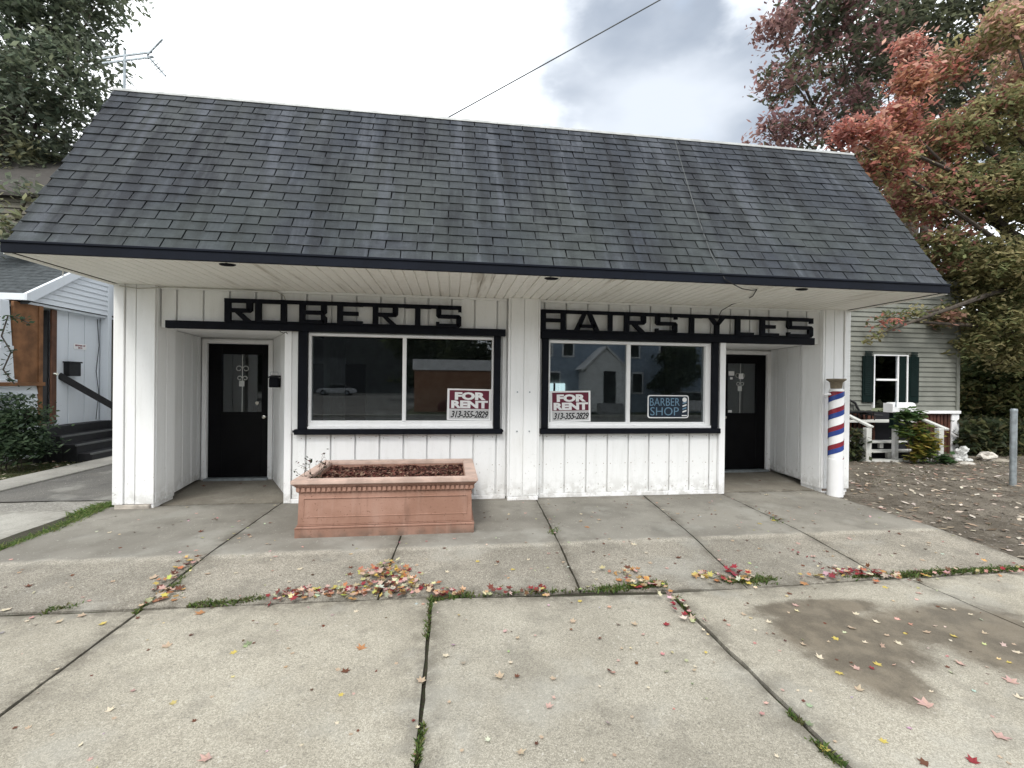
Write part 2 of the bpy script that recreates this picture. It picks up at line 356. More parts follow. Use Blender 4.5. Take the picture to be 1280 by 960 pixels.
# road behind the camera (seen in the window glass), kerb
tag(sheet('road', -60, 60, -11, -1.9, -.285, ASPH, 2, 2), kind='structure')
tag(MB().box(-60, 60, -1.9, -1.75, -.31, -.13).box(-60, 60, -11.15, -11, -.31, -.15).build('kerb', CON3, bevel=.015), kind='structure')
tag(sheet('verge', -60, 60, -1.75, -.62, -.15, LAWN, 40, 3, .01), kind='structure')
def dz_(x, y): return -.125+.035*min(1, max(0, (y-3.6)/3))-.05*min(1, max(0, (x-8)/4))
tag(sheet('dirt_lot', 5.50, 24, 3.2, 22, lambda x, y: dz_(x, y)-.02*(x < 5.7), DIRT, 90, 90, .035, 1.1, 3), kind='structure')
tag(sheet('joint_bed', 5.40, 24, -.7, 3.62, -.150, SOIL, 40, 12, .006, 3, 5), kind='structure')
tag(sheet('joint_bed', -4.45, 5.53, -.7, 6.3, lambda x, y: -.140+.062*max(0, min(1, (y-3.5)/1)), SOIL, 60, 30, .006, 3, 5), kind='structure')
tag(sheet('driveway', -6.47, -4.0, 6.85, 30, -.115, ASPH, 10, 40, .008, 1), kind='structure')
tag(sheet('gravel_strip', -14, -4.05, 6.38, 7.0, -.128, mk_concrete('strip_gravel', (.20, .195, .18), (.27, .26, .24), .8, agg=60), 60, 6, .01, 4), kind='structure')
tag(sheet('yard', -30, -7.0, 6.5, 30, -.135, LAWN, 60, 60, .03, 1.3, 9), kind='structure')
cs = MB().box(-7.06, -6.42, 6.9, 30, -.2, -.088); tag(cs.build('drive_edging', EDG, bevel=.01), kind='structure')
tag(sheet('rear_ground', -8, 9, 13.6, 40, -.16, LAWN, 10, 10, .02), kind='structure')

# pavement slabs: each its own piece
pv = tag(MB().box(-4.3, 8.9, -.62, 1.4, -.30, -.20).build('pavement', SOIL), kind='structure')
def slab(quad, zf, mat, parent, th=.10, n=26, name='slab', jit=.006):
    """quad: 4 corners (x,y) ccw from near-left; ragged edges, rounded arris"""
    P = [Vector(q) for q in quad]; b = MB(); vs = []; fs = []; m = n
    sd0 = rnd.random()*50
    for j in range(m+1):
        for i in range(n+1):
            u, v = i/n, j/m; p = (P[0]*(1-u)+P[1]*u)*(1-v)+(P[3]*(1-u)+P[2]*u)*v
            e = (i in (0, n)) or (j in (0, m)); x, y = p
            if e:
                x += jit*mnoise.noise(Vector((x*6, y*6, sd0)))*1.6; y += jit*mnoise.noise(Vector((x*6+9, y*6, sd0)))*1.6
            vs.append((x, y, zf(x, y)-(.005 if e else 0)))
    for j in range(m):
        for i in range(n): k = j*(n+1)+i; fs.append((k, k+1, k+n+2, k+n+1))
    ring = [i for i in range(n+1)]+[j*(n+1)+n for j in range(1, m+1)]+[m*(n+1)+i for i in range(n-1, -1, -1)]+[j*(n+1) for j in range(m-1, 0, -1)]
    o = len(vs); vs += [(vs[k][0], vs[k][1], vs[k][2]-th) for k in ring]; L_ = len(ring)
    for a in range(L_): fs.append((ring[a], o+a, o+(a+1) % L_, ring[(a+1) % L_]))
    b.add(vs, fs); o_ = b.build(name, mat, parent); at_ = o_.data.attributes.new('Edge', 'FLOAT', 'POINT')
    vals = np.zeros(len(o_.data.vertices), np.float32)
    for j in range(m+1):
        for i in range(n+1):
            k_ = min(i, n-i, j, m-j); vals[j*(n+1)+i] = (1, .45, .1)[k_] if k_ < 3 else 0
    vals[(m+1)*(n+1):] = 1; at_.data.foreach_set('value', vals); return o_
FR = [-4.25, -2.19, -.13, 1.745, 3.965, 6.05, 8.1]
FT = [3.64, 3.585, 3.535, 3.40, 3.43, 3.46, 3.46]; gp = .013
tl = [0, .004, -.004, .003, -.002, .0]
for i in range(6):
    a, b_ = FR[i]+gp, FR[i+1]-gp
    f = lambda x, y, i=i: -.12+tl[i]+.0015*(x+y)
    slab([(a, 1.30), (b_, 1.30), (b_, FT[i+1]-.012), (a, FT[i]-.012)], f, CON1, pv)
    slab([(a, -.60), (b_, -.60), (b_, 1.275), (a, 1.275)], f, CON1, pv)
# upper row (ramp, then flat) up to the wall; joints from the photograph
def z2(x, y): return -.118+.063*min(1, max(0, (y-3.5)/1.02))+.004*max(0, (y-4.52)/1.7)
J0 = [-4.00, -2.21, -.535, 1.05, 2.44, 3.78, 5.52]; J1 = [-4.27, -2.17, -.45, 1.19, 2.77, 3.985, 5.58]
B0 = [3.655, 3.60, 3.555, 3.52, 3.42, 3.47, 3.49, 3.5]
ENDY = 6.24
for i in range(6):
    g0 = .010 if i else .0
    a0, b0 = J0[i]+.009, J0[i+1]-.009; a1, b1 = J1[i]+.007, J1[i+1]-.007
    yb = 5.72 if i == 5 else ENDY
    slab([(a0, B0[i]), (b0, B0[i+1]), (b1, ENDY), (a1, ENDY)], z2, CON2, pv, n=26)
# entry floors under the two recesses and driveway apron on the left
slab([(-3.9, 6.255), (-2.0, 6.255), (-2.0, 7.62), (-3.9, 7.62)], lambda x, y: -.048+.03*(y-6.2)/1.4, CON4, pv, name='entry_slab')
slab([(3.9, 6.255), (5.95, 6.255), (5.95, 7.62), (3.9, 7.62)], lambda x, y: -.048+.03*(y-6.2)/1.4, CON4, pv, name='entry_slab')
slab([(-8.2, 3.66), (-4.12, 3.66), (-4.50, 6.36), (-9.4, 6.36)], lambda x, y: -.112+.004*y-.02*(y-3.6)/3, CON3, pv, name='apron_slab')
slab([(-6.4, -.6), (-4.28, -.6), (-4.28, 3.58), (-6.4, 3.60)], lambda x, y: -.122, CON1, pv)

# ================================================================== THE SHOP
shop = thing('barber_shop', (0, 6.2, 0), 'white board shopfront building with a deep dark shingled mansard roof, in the middle', 'building')
PITCHB = .3115; GAP = .022
ZS = 2.706
wall = MB()
wall.box(-3.60, -2.14, 6.235, 6.33, 2.215, ZS)                      # header over left entry
wall.box(-2.14, .80, 6.235, 6.33, 2.17, ZS).box(-2.09, .80, 6.235, 6.33, -.03, .90).box(-2.09, -1.83, 6.236, 6.329, .90, 2.17).box(.59, .80, 6.236, 6.329, .90, 2.17)
wall.box(1.19, 3.98, 6.235, 6.33, 2.17, ZS).box(1.19, 3.98, 6.235, 6.33, -.03, .90).box(1.19, 1.355, 6.236, 6.329, .90, 2.17).box(3.84, 3.98, 6.236, 6.329, .90, 2.17)
wall.box(3.98, 5.55, 6.235, 6.33, 2.215, ZS)
wall.box(-4.06, -3.95, 6.55, 14, -.2, 4.9).box(5.87, 5.97, 6.55, 14, -.2, 4.9).box(-4.06, 5.97, 13.9, 14, -.2, 4.9)
wall.box(-4.06, -2.7, 7.62, 7.70, 2.17, 2.6).box(-4.05, -3.80, 7.62, 7.70, -.2, 2.17).box(-2.80, -2.6, 7.62, 7.70, -.2, 2.17)
wall.box(4.7, 5.96, 7.62, 7.70, 2.17, 2.6).box(4.5, 4.78, 7.62, 7.70, -.2, 2.17).box(5.79, 5.96, 7.62, 7.70, -.2, 2.17)
wallo = wall.build('wall', W1, shop)
def board(x0, x1, z0, z1, yf=6.20, th=.033, par=None, name='siding_board'):
    dy = rnd.uniform(-.0015, .0015)
    return MB().box(x0, x1, yf+dy, yf+th, z0, z1).build(name, W1, par or wallo, bevel=.0035)
def boards(xa, xb, z0, z1, ph, yf=6.20, par=None):
    k = math.floor((xa-ph)/PITCHB); x = ph+k*PITCHB
    while x < xb:
        a, b_ = max(x+GAP/2, xa), min(x+PITCHB-GAP/2, xb)
        if b_-a > .02: board(a, b_, z0, z1, yf, par=par)
        x += PITCHB
boards(-2.03, .755, .005, .852, -1.555)
boards(1.215, 3.90, .005, .852, 1.285)
boards(-3.60, .755, 2.19, ZS-.035, -1.555); boards(1.215, 5.545, 2.19, ZS-.035, 1.285)
boards(.68, .755, .853, 2.189, .68-1*PITCHB+.01)        # slivers beside the centre column
for a in ((-1.955-.10, -1.955+.0),): board(-2.06, -1.955, .853, 2.189)
nh = MB()
for xa_, xb_, ph_ in ((-2.0, .74, -1.555), (1.23, 3.88, 1.285)):
    x = ph_-PITCHB*2
    while x < xb_:
        for dx_ in (.05, PITCHB-.05):
            for z_ in (.07, .42, .80):
                q = x+dx_+rnd.uniform(-.006, .006)
                if xa_ < q < xb_: zq = z_+rnd.uniform(-.012, .012); nh.prism([(q-.005, 6.196, zq-.005), (q+.005, 6.196, zq-.005), (q+.005, 6.196, zq+.005), (q-.005, 6.196, zq+.005)], [(q-.005, 6.204, zq-.005), (q+.005, 6.204, zq-.005), (q+.005, 6.204, zq+.005), (q-.005, 6.204, zq+.005)])
        x += PITCHB
tag(nh.build('nail_heads', simple('rusted_nail', (.36, .30, .25), .8), wallo), kind='stuff')
# base, top and corner mouldings of the front wall
for n_, a in (('base_board', (-2.05, .76, 6.188, 6.232, -.055, .002)), ('base_board', (1.21, 3.92, 6.188, 6.232, -.055, .002)), ('cornice_strip', (-3.6, .76, 6.18, 6.232, ZS-.035, ZS-.002)),
              ('cornice_strip', (1.21, 5.545, 6.18, 6.232, ZS-.035, ZS-.002)), ('corner_board', (-2.13, -2.045, 6.183, 6.25, -.05, 2.188)), ('corner_board', (3.905, 3.995, 6.150, 6.25, -.05, 2.188)),
              ('entry_ceiling', (-3.98, -2.02, 6.335, 7.64, 2.2, 2.214)), ('entry_ceiling', (3.9, 5.96, 6.335, 7.64, 2.2, 2.214)),
              ('header_soffit', (-3.6, -2.05, 6.205, 6.334, 2.193, 2.212)), ('header_soffit', (3.98, 5.54, 6.205, 6.334, 2.193, 2.212))):
    box(n_, a, W2, wallo, .004)
# recess side walls, boards seen edge on
def splay(p, q, cuts, z0=-.03, z1=2.195, side=1):
    p, q = Vector((*p, 0)), Vector((*q, 0)); d = (q-p).normalized(); nn = Vector((d.y, -d.x, 0))*side
    bk = MB(); a, b_ = p-nn*.03, q-nn*.03
    bk.prism([a+Vector((0, 0, z0)), b_+Vector((0, 0, z0)), b_-nn*.04+Vector((0, 0, z0)), a-nn*.04+Vector((0, 0, z0))], [a+Vector((0, 0, z1)), b_+Vector((0, 0, z1)), b_-nn*.04+Vector((0, 0, z1)), a-nn*.04+Vector((0, 0, z1))])
    bk.build('recess_backing', W1, wallo); L_ = (q-p).length
    for t0, t1 in zip(cuts[:-1], cuts[1:]):
        a, b_ = p+d*(t0*L_+.008), p+d*(t1*L_-.008); c, e = b_-nn*.03, a-nn*.03
        lo = z0+.01+rnd.uniform(0, .012)
        MB().prism([v+Vector((0, 0, lo)) for v in (a, b_, c, e)], [v+Vector((0, 0, z1)) for v in (a, b_, c, e)]).build('recess_board', W1, wallo, bevel=.003)
splay((-3.66, 6.54), (-3.83, 7.58), (0, .34, .62, .66, .86, 1), z0=.0)
splay((-2.10, 6.26), (-2.79, 7.60), (0, .1, .5, .9, 1), side=-1)
splay((5.60, 6.54), (5.80, 7.58), (0, .12, .47, .78, .82, 1), side=-1, z0=.02)
splay((3.99, 6.26), (4.76, 7.60), (0, .3, .6, 1))
# pilasters at both ends and the centre column
def pilaster(x0, x1, y0, y1, cuts, left_corner=None, right_corner=None, zb=0.0):
    p = MB().box(x0+.012, x1-.012, y0+.014, y1, zb-.055, ZS-.001).build('pilaster', W1, shop)
    c = [x0]+cuts+[x1]
    for a, b_ in zip(c[:-1], c[1:]):
        pr = 0
        if (a, b_) in (left_corner, right_corner): pr = .018
        MB().box(a+.004, b_-.004, y0-pr, y0+.03, zb, ZS-.003).build('pilaster_board', W1, p, bevel=.004)
    return p
pl = pilaster(-4.08, -3.62, 6.12, 6.53, [-3.955, -3.835], left_corner=(-4.08, -3.955))
MB().box(-3.634, -3.618, 6.155, 6.345, .0, ZS-.003).build('pilaster_board', W1, pl, bevel=.003); MB().box(-3.634, -3.616, 6.352, 6.53, .0, ZS-.003).build('pilaster_board', W1, pl, bevel=.003)
MB().box(-4.05, -3.66, 6.1, 6.5, -.10, -.005).build('pilaster_foot', simple('stained_foundation', (.42, .38, .33), .9, .4, 9), pl, bevel=.006)
pc = pilaster(.765, 1.212, 6.095, 6.23, [.80, .985, 1.185])
MB().box(.775, 1.20, 6.085, 6.2, -.058, -.008).build('pilaster_foot', W2, pc, bevel=.005)
for x in (.90, 1.07):
    for z in (.885, 1.42): MB().tube([(x, 6.094, z), (x, 6.087, z)], .011, 8).build('bolt', STEEL, pc)
pr_ = pilaster(5.545, 6.0, 6.12, 6.53, [5.585, 5.735, 5.895], right_corner=(5.895, 6.0))
MB().box(5.543, 5.558, 6.15, 6.52, .0, ZS-.003).build('pilaster_board', W1, pr_, bevel=.003)
MB().box(5.56, 5.93, 6.09, 6.48, -.10, -.035).build('pilaster_foot', W2, pr_, bevel=.008); MB().box(5.57, 5.9, 6.13, 6.45, -.034, .003).build('pilaster_foot', simple('rotten_wood', (.20, .15, .12), .95, .4, 14), pr_)

# black trim round the windows, sign bands
def trims(lst):
    for a in lst: box('black_trim', a, BLK, wallo, .004)
trims([(-3.515, .735, 6.125, 6.198, 2.180, 2.275), (1.225, 5.415, 6.123, 6.198, 2.165, 2.270),
       (-1.955, -1.843, 6.140, 6.199, .915, 2.181), (.582, .672, 6.140, 6.199, .915, 2.181), (-1.99, .705, 6.115, 6.199, .846, .914),
       (1.253, 1.343, 6.140, 6.199, .915, 2.166), (3.785, 3.876, 6.140, 6.199, .915, 2.166), (1.235, 3.905, 6.115, 6.199, .842, .914)])
for x in (-1.99, .70): trims([(x-.015, x+.015, 6.105, 6.115, .875, .905)])
# windows
def shop_window(x0, x1, m0, m1, z0, z1, zg0, zg1, gr, panes, label):
    w = MB().box(x0, x1, 6.19, 6.30, zg1, z1).box(x0, x1, 6.165, 6.30, z0, z0+.035).box(x0, x1, 6.20, 6.30, z0+.035, zg0-.02).box(x0, x1, 6.215, 6.302, zg0-.02, zg0)
    w.box(x0, x0+.03, 6.191, 6.299, z0+.036, zg1).box(gr, x1, 6.191, 6.299, z0+.036, zg1).box(m0, m1, 6.205, 6.298, zg0-.01, zg1)
    f = w.build('shop_window', W2, shop, bevel=.004); tag(f, label)
    for a, b_ in panes: MB().box(a, b_, 6.245, 6.251, zg0-.004, zg1+.004).build('pane', GLS, f)
    return f
shop_window(-1.842, .581, -.645, -.596, .915, 2.168, 1.020, 2.132, .558, ((-1.815, -.640), (-.600, .562)), 'white framed window of two panes left of the centre column')
shop_window(1.344, 3.784, 2.50, 2.555, .915, 2.155, .998, 2.112, 3.70, ((1.37, 2.505), (2.55, 3.704)), 'white framed window of two panes right of the centre column')
# interior room, seen dimly through the glass
rm = MB().box(-2.0, .95, 8.9, 9.0, -.1, 2.6).box(.95, 1.05, 6.34, 9.0, -.1, 2.6).box(-2.08, -1.98, 7.8, 9.0, -.1, 2.6)
rm.box(1.05, 4.5, 8.9, 9.0, -.1, 2.6).box(4.4, 4.5, 7.7, 9.0, -.1, 2.6)
rmo = rm.build('interior_wall', INW, shop)
MB().box(-4, 6, 6.34, 9.0, -.12, -.06).build('interior_floor', INF, shop); MB().box(-3.95, 5.87, 6.34, 9.0, 2.62, 2.68).build('interior_ceiling', INW, shop)
MB().box(-2.55, -1.6, 8.88, 8.895, 0, 1.86).build('interior_doorway', INK, rmo); MB().box(-2.5, .95, 8.86, 8.898, 2.35, 2.6).build('interior_top_strip', INK, rmo)  # flat dark panel paints the doorway shade; dark strip tops the wall
LITM = bpy.data.materials.new('emissive_daylight_pane'); LITM.use_nodes = True; _n = LITM.node_tree.nodes; _e = _n.new('ShaderNodeEmission'); _e.inputs[0].default_value = (.75, .92, .95, 1); _e.inputs[1].default_value = 1.1; LITM.node_tree.links.new(_e.outputs[0], _n['Material Output'].inputs[0])  # emissive pane glows in place of daylight through a rear opening
ra_, rb_ = at(678, 479, 8.88), at(706, 502, 8.88)
MB().box(ra_.x, rb_.x, 8.875, 8.892, rb_.z, ra_.z).build('rear_window', LITM, rmo); box('rear_window_bar', (at(693, 480, 8.86).x-.02, at(693, 480, 8.86).x+.02, 8.862, 8.873, rb_.z, ra_.z), INW, rmo)
# doors
def door(x0, x1, gx0, gx1, knobx, label, ornament):
    y = 7.60; fr = MB().box(x0-.075, x0-.006, 7.555, 7.65, -.02, 2.17).box(x1+.006, x1+.075, 7.555, 7.65, -.02, 2.17).box(x0-.006, x1+.006, 7.555, 7.65, 2.105, 2.17)
    fr.box(x0-.02, x0-.004, 7.58, 7.65, -.02, 2.11).box(x1+.004, x1+.02, 7.58, 7.65, -.02, 2.11)
    fr.build('door_frame', W2, shop, bevel=.005)
    box('threshold', (x0-.02, x1+.02, 7.50, 7.66, -.03, .015), STEEL, shop, .004)
    d = MB().box(x0, gx0, y, y+.045, .02, 2.10).box(gx1, x1, y, y+.045, .02, 2.10).box(gx0, gx1, y, y+.045, .02, 1.035).box(gx0, gx1, y, y+.045, 1.945, 2.10)
    d = d.build('door', DOORB, shop, bevel=.003); tag(d, label)
    MB().box(gx0+.001, gx1-.001, y+.02, y+.026, 1.036, 1.944).build('door_glass', GLD, d)
    for a in ((gx0-.02, gx1+.02, y-.01, y-.001, 1.02, 1.038), (gx0-.02, gx1+.02, y-.01, y-.001, 1.942, 1.96), (gx0-.02, gx0-.002, y-.01, y-.001, 1.038, 1.942), (gx1+.002, gx1+.02, y-.01, y-.001, 1.038, 1.942)):
        box('glazing_bead', a, DOORB, d)
    MB().tube([(knobx, y, .965), (knobx, y-.03, .965), (knobx, y-.035, .965), (knobx, y-.06, .965), (knobx, y-.065, .965)], [.02, .012, .028, .026, .01], 12).build('knob', CHROME, d, smooth=True)
    cx = (gx0+gx1)/2+ornament[0]; cz = ornament[1]; o = MB().tube([(cx, y+.013, 1.04), (cx, y+.013, 1.94)], .006, 6)
    for sx in (-1, 1):
        for zc, rr in ((cz+.12, .045), (cz-.03, .035)):
            c = Vector((cx+sx*(rr+.006), y+.013, zc)); o.tube([c+Vector((math.cos(t)*rr*(1-.35*t/6.3)*-sx, 0, math.sin(t)*rr*(1-.35*t/6.3))) for t in [k*.45 for k in range(14)]], .006, 5)
    o.box(cx-.045, cx+.03, y+.005, y+.017, cz-.16, cz-.07)
    o.build('scroll_grille', simple('pale_ironwork', (.55, .57, .55), .4), d, smooth=True)
    return d
dl = door(-3.735, -2.853, -3.54, -2.955, -2.90, 'black door with a half pane at the back of the left entry', (0, 1.60))
dr = door(4.84, 5.725, 4.97, 5.545, 4.90, 'black door with a half pane at the back of the right entry', (-.03, 1.60))
MB().tube([(-3.02, 7.607, 1.18), (-3.02, 7.590, 1.18)], .028, 14).build('lock_disc', CHROME, dl)
# paper notices on the right door glass
MB().box(5.0, 5.11, 7.612, 7.617, 1.72, 1.80).box(5.03, 5.08, 7.612, 7.617, 1.65, 1.69).build('notice', PRW, dr); MB().box(5.19, 5.28, 7.598, 7.603, 1.66, 1.76).build('notice', PRW, dr); MB().box(5.0, 5.07, 7.612, 7.617, 1.05, 1.09).build('notice', PRW, dr)
# outlet box by the right window, vent pipe stubs
# ------------------------------------------------ roof
rf = MB(); nrm_s = Vector((0, -(ZT-ZE), (YT-YE))).normalized(); sl = Vector((0, YT-YE, ZT-ZE)); SL = sl.length; sl.normalize()
rf.prism([(XL+.01, YE+.02, ZE-.01), (XL+.01, YT, ZT-.02), (XL+.01, 13.9, ZT-.10), (XL+.01, 13.9, ZS+.03), (XL+.01, YE+.02, ZS+.03)],
         [(XR-.01, YE+.02, ZE-.01), (XR-.01, YT, ZT-.02), (XR-.01, 13.9, ZT-.10), (XR-.01, 13.9, ZS+.03), (XR-.01, YE+.02, ZS+.03)])
roof = rf.build('roof', simple('roof_felt', (.02, .021, .024), .95), shop)
EXPO = SL/NROW
def tabmesh(w):
    """one three-dimensional tab, origin at the middle of its butt edge; x across, y up the slope, z out of the slope"""
    h = EXPO*1.25; t = .016; b = MB()
    b.add([(-w/2, 0, .002), (w/2, 0, .002), (w/2, h, -.004), (-w/2, h, -.004), (-w/2, 0, t), (w/2, 0, t), (w/2, h, .001), (-w/2, h, .001)],
          [(0, 3, 2, 1), (4, 5, 6, 7), (0, 1, 5, 4), (1, 2, 6, 5), (2, 3, 7, 6), (3, 0, 4, 7)]); return b
rot = Matrix((Vector((1, 0, 0)), sl, nrm_s)).transposed()
cache = {}; bulk = MB()
for r_ in range(NROW):
    x = SH_X0-(.5*SH_W if r_ % 2 else 0); base = Vector((0, YE+.0, ZE))+sl*(EXPO*r_)+nrm_s*.006
    x -= 0
    while x < XR:
        a, b_ = max(x+.006, XL+.004), min(x+SH_W-.006, XR-.004); x += SH_W
        if b_-a < .02: continue
        w = round(b_-a, 3); c = base+Vector(((a+b_)/2+rnd.uniform(-.0015, .0015), 0, 0))+sl*rnd.uniform(-.003, .003)+nrm_s*(rnd.uniform(0, .003)+(.004 if rnd.random() < .06 else 0))
        ra = Matrix.Rotation(rnd.uniform(-.008, .008), 3, 'Z') @ Matrix.Rotation(rnd.choice((0, 0, 0, .03, -.03))*rnd.random(), 3, 'Y')
        if r_ < 9:
            if w not in cache: cache[w] = tabmesh(w).mesh('shingle', SHG)
            o = obj('shingle', cache[w], roof); M4 = (rot @ ra).to_4x4(); M4.translation = c-shop.location-roof.location; o.matrix_basis = M4
        else:
            t = tabmesh(w); M3 = rot @ ra; bulk.add([M3 @ Vector(v)+c for v in t.v], t.f)
tag(bulk.build('upper_shingles', SHG, roof), kind='stuff')
MB().box(XL-.005, XR+.005, YT-.035, YT+.10, ZT-.005, ZT+.018).box(XL-.003, XR+.003, YT-.042, YT-.033, ZT-.02, ZT+.014).build('ridge_flashing', simple('aluminium_flashing', (.50, .51, .50), .45, .2, 7, .1, .2), roof, bevel=.004)
MB().prism([(XL-.012, YE-.03, ZE-.08), (XL-.012, YE+.04, ZE+.0), (XL-.012, YT, ZT+.0), (XL-.012, YT+.1, ZT-.05)], [(XL+.004, YE-.03, ZE-.08), (XL+.004, YE+.04, ZE+.0), (XL+.004, YT, ZT), (XL+.004, YT+.1, ZT-.05)]).build('rake_trim', NAVY, roof)
MB().prism([(XR-.004, YE-.03, ZE-.08), (XR-.004, YE+.04, ZE+.0), (XR-.004, YT, ZT+.0), (XR-.004, YT+.1, ZT-.05)], [(XR+.012, YE-.03, ZE-.08), (XR+.012, YE+.04, ZE), (XR+.012, YT, ZT), (XR+.012, YT+.1, ZT-.05)]).build('rake_trim', NAVY, roof)
fa = MB().box(XL-.014, XR+.014, YE-.032, YE+.0, ZS-.012, ZE+.004).box(XL-.014, XR+.014, YE-.044, YE-.031, ZE-.012, ZE+.010).box(XL-.014, XL+.0, YE, 6.6, ZS-.01, ZE).box(XR-.0, XR+.014, YE, 6.6, ZS-.01, ZE)
fa.build('fascia', NAVY, shop, bevel=.003)
box('soffit_edge', (XL-.016, XL+.05, YE+.001, 6.12, ZS-.022, ZS-.011), WS, shop); box('soffit_edge', (XR-.05, XR+.016, YE+.001, 6.12, ZS-.022, ZS-.011), WS, shop)
sof = MB().box(XL, XR, YE+.001, 6.60, ZS+.012, ZS+.03).build('soffit', WS, shop)
SPW = .1215; i = 0; x = XL+.052; pm = None
while x+SPW < XR-.04:
    if pm is None: pm = MB().prism([(-.055, YE+.002, ZS+.012), (-.055, YE+.002, ZS+.002), (-.051, YE+.002, ZS-.004), (.050, YE+.002, ZS-.004), (.055, YE+.002, ZS+.002), (.055, YE+.002, ZS+.012)], [(-.055, 6.34, ZS+.012), (-.055, 6.34, ZS+.002), (-.051, 6.34, ZS-.004), (.050, 6.34, ZS-.004), (.055, 6.34, ZS+.002), (.055, 6.34, ZS+.012)]).mesh('soffit_panel', WS)
    o = obj('soffit_panel', pm, sof); o.location = Vector((x+SPW/2, 0, rnd.uniform(-.001, .001))); x += SPW
for px, py in ((278, 327), (690, 347), (1003, 361)):
    p = on(px, py, ZS-.006); e = MB(); e.lathe([(.02, -.004), (.075, -.004), (.08, -.010), (.062, -.020), (.03, -.022), (.01, -.022)], (p.x, YE+.10), 18)
    e.v = [(a, (b-YE-.10)*.55+YE+.10, c+ZS) for a, b, c in e.v]; e.build('soffit_vent', BLK, shop, smooth=True)
# drip stub hanging at the left eave
MB().tube([(XL+.06, YE+.55, ZS-.02), (XL+.065, YE+.54, ZS-.10)], .006, 5).build('drip_stub', W2, shop)

# ================================================================== sign lettering
def strokes(b, ch, x0, x1, z0, z1, t=.070, h=.050, y0=6.105, y1=6.150):
    """ch drawn with flat bars between x0..x1, z0..z1 and rounded outer corners"""
    B = lambda a, c, d, e: b.box(a, c, y0, y1, d, e)
    def cut(pts): b.prism([(p[0], y0, p[1]) for p in pts], [(p[0], y1, p[1]) for p in pts])
    zm = (z0+z1)/2; k = .03
    if ch in 'RB':
        B(x0, x0+t, z0, z1); B(x0+t, x1-k, z1-h, z1); B(x0+t, x1-k, zm-h/2+.0, zm+h/2)
        cut([(x1-k, z1-h), (x1-t, z1-h-.0), (x1-t, zm+h/2), (x1-k, zm-h/2), (x1, zm-h/2+k), (x1, z1-k), (x1-k, z1)])
        if ch == 'B':
            B(x0+t, x1-k, z0, z0+h); cut([(x1-k, zm-h/2-.001), (x1-t, zm-h/2-.001), (x1-t, z0+h), (x1-k, z0), (x1, z0+k), (x1, zm-h/2-k)])
        else:
            m = (x0+x1)/2; cut([(m-.045, zm-h/2), (m+.03, zm-h/2), (x1+.005, z0), (x1-.085, z0)])
    elif ch == 'O': B(x0, x0+t, z0, z1); B(x1-t, x1, z0, z1); B(x0+t, x1-t, z1-h, z1); B(x0+t, x1-t, z0, z0+h*.6)
    elif ch == 'E': B(x0, x0+t, z0, z1); B(x0+t, x1, z1-h, z1); B(x0+t, x1-.055, zm-h/2, zm+h/2); B(x0+t, x1, z0, z0+h)
    elif ch == 'T': m = (x0+x1)/2; B(m-t/2, m+t/2, z0, z1-h); B(x0, x1, z1-h, z1)
    elif ch == 'I': B(x0, x1, z0, z1)
    elif ch == 'L': B(x0, x0+t, z0, z1); B(x0+t, x1, z0, z0+h)
    elif ch == 'H': B(x0, x0+t, z0, z1); B(x1-t, x1, z0, z1); B(x0+t, x1-t, zm-h/2, zm+h/2)
    elif ch == 'A':
        m = (x0+x1)/2; cut([(x0, z0), (x0+.075, z0), (m+.012, z1), (m-.05, z1)]); cut([(m-.012, z1), (m+.05, z1), (x1, z0), (x1-.075, z0)]); B(x0+.07, x1-.07, z0+.055, z0+.055+h*.85)
    elif ch == 'Y':
        m = (x0+x1)/2; B(m-t/2, m+t/2, z0, zm+.01); cut([(m-t/2, zm), (m+t/2, zm), (x0+.07, z1), (x0, z1)]); cut([(m-t/2, zm), (m+t/2, zm), (x1, z1), (x1-.07, z1)])
    elif ch == 'S':
        B(x0+k, x1, z1-h, z1); B(x1-.045, x1, z1-h-.03, z1-h); B(x0+k, x1-k, zm-h/2, zm+h/2); B(x0, x1-k, z0, z0+h); B(x0, x0+.045, z0+h, z0+h+.022)
        cut([(x0+k, z1), (x0, z1-k), (x0, zm-h/2+k), (x0+k, zm-h/2), (x0+t, zm+h/2), (x0+t, z1-h)])
        cut([(x1-k, zm+h/2), (x1, zm+h/2-k), (x1, z0+k), (x1-k, z0), (x1-t, z0+h), (x1-t, zm-h/2)])
def sign(word, xs, rail, z0, z1, base, label):
    s_ = thing('name_sign', base, label, 'sign')
    box('sign_rail', (rail[0], rail[1], 6.108, 6.147, z1-.046, z1+.003), BLK, s_, .003)
    for ch, (a, b_) in zip(word, xs):
        m = MB(); strokes(m, ch, a, b_, z0, z1-.0); o = m.build('letter', BLK, s_); tag(o, 'letter '+ch)
    box('sign_foot_rail', (xs[0][0], rail[1]-.02, 6.112, 6.152, z0-.002, z0+.02), BLK, s_)
sign('ROBERTS', [(-2.825, -2.50), (-2.465, -2.09), (-1.935, -1.60), (-1.47, -1.15), (-1.024, -.70), (-.62, -.27), (-.205, .132)], (-2.83, .12), 2.276, 2.567, (-1.3, 6.13, 2.276), 'black cut-out name lettering above the left window and left entry')
sign('HAIRSTYLES', [(1.219, 1.571), (1.686, 2.063), (2.181, 2.245), (2.419, 2.74), (2.883, 3.213), (3.27, 3.60), (3.665, 3.985), (4.12, 4.405), (4.514, 4.81), (4.95, 5.37)], (1.225, 5.30), 2.271, 2.560, (3.2, 6.13, 2.271), 'black cut-out name lettering above the right window and right entry')

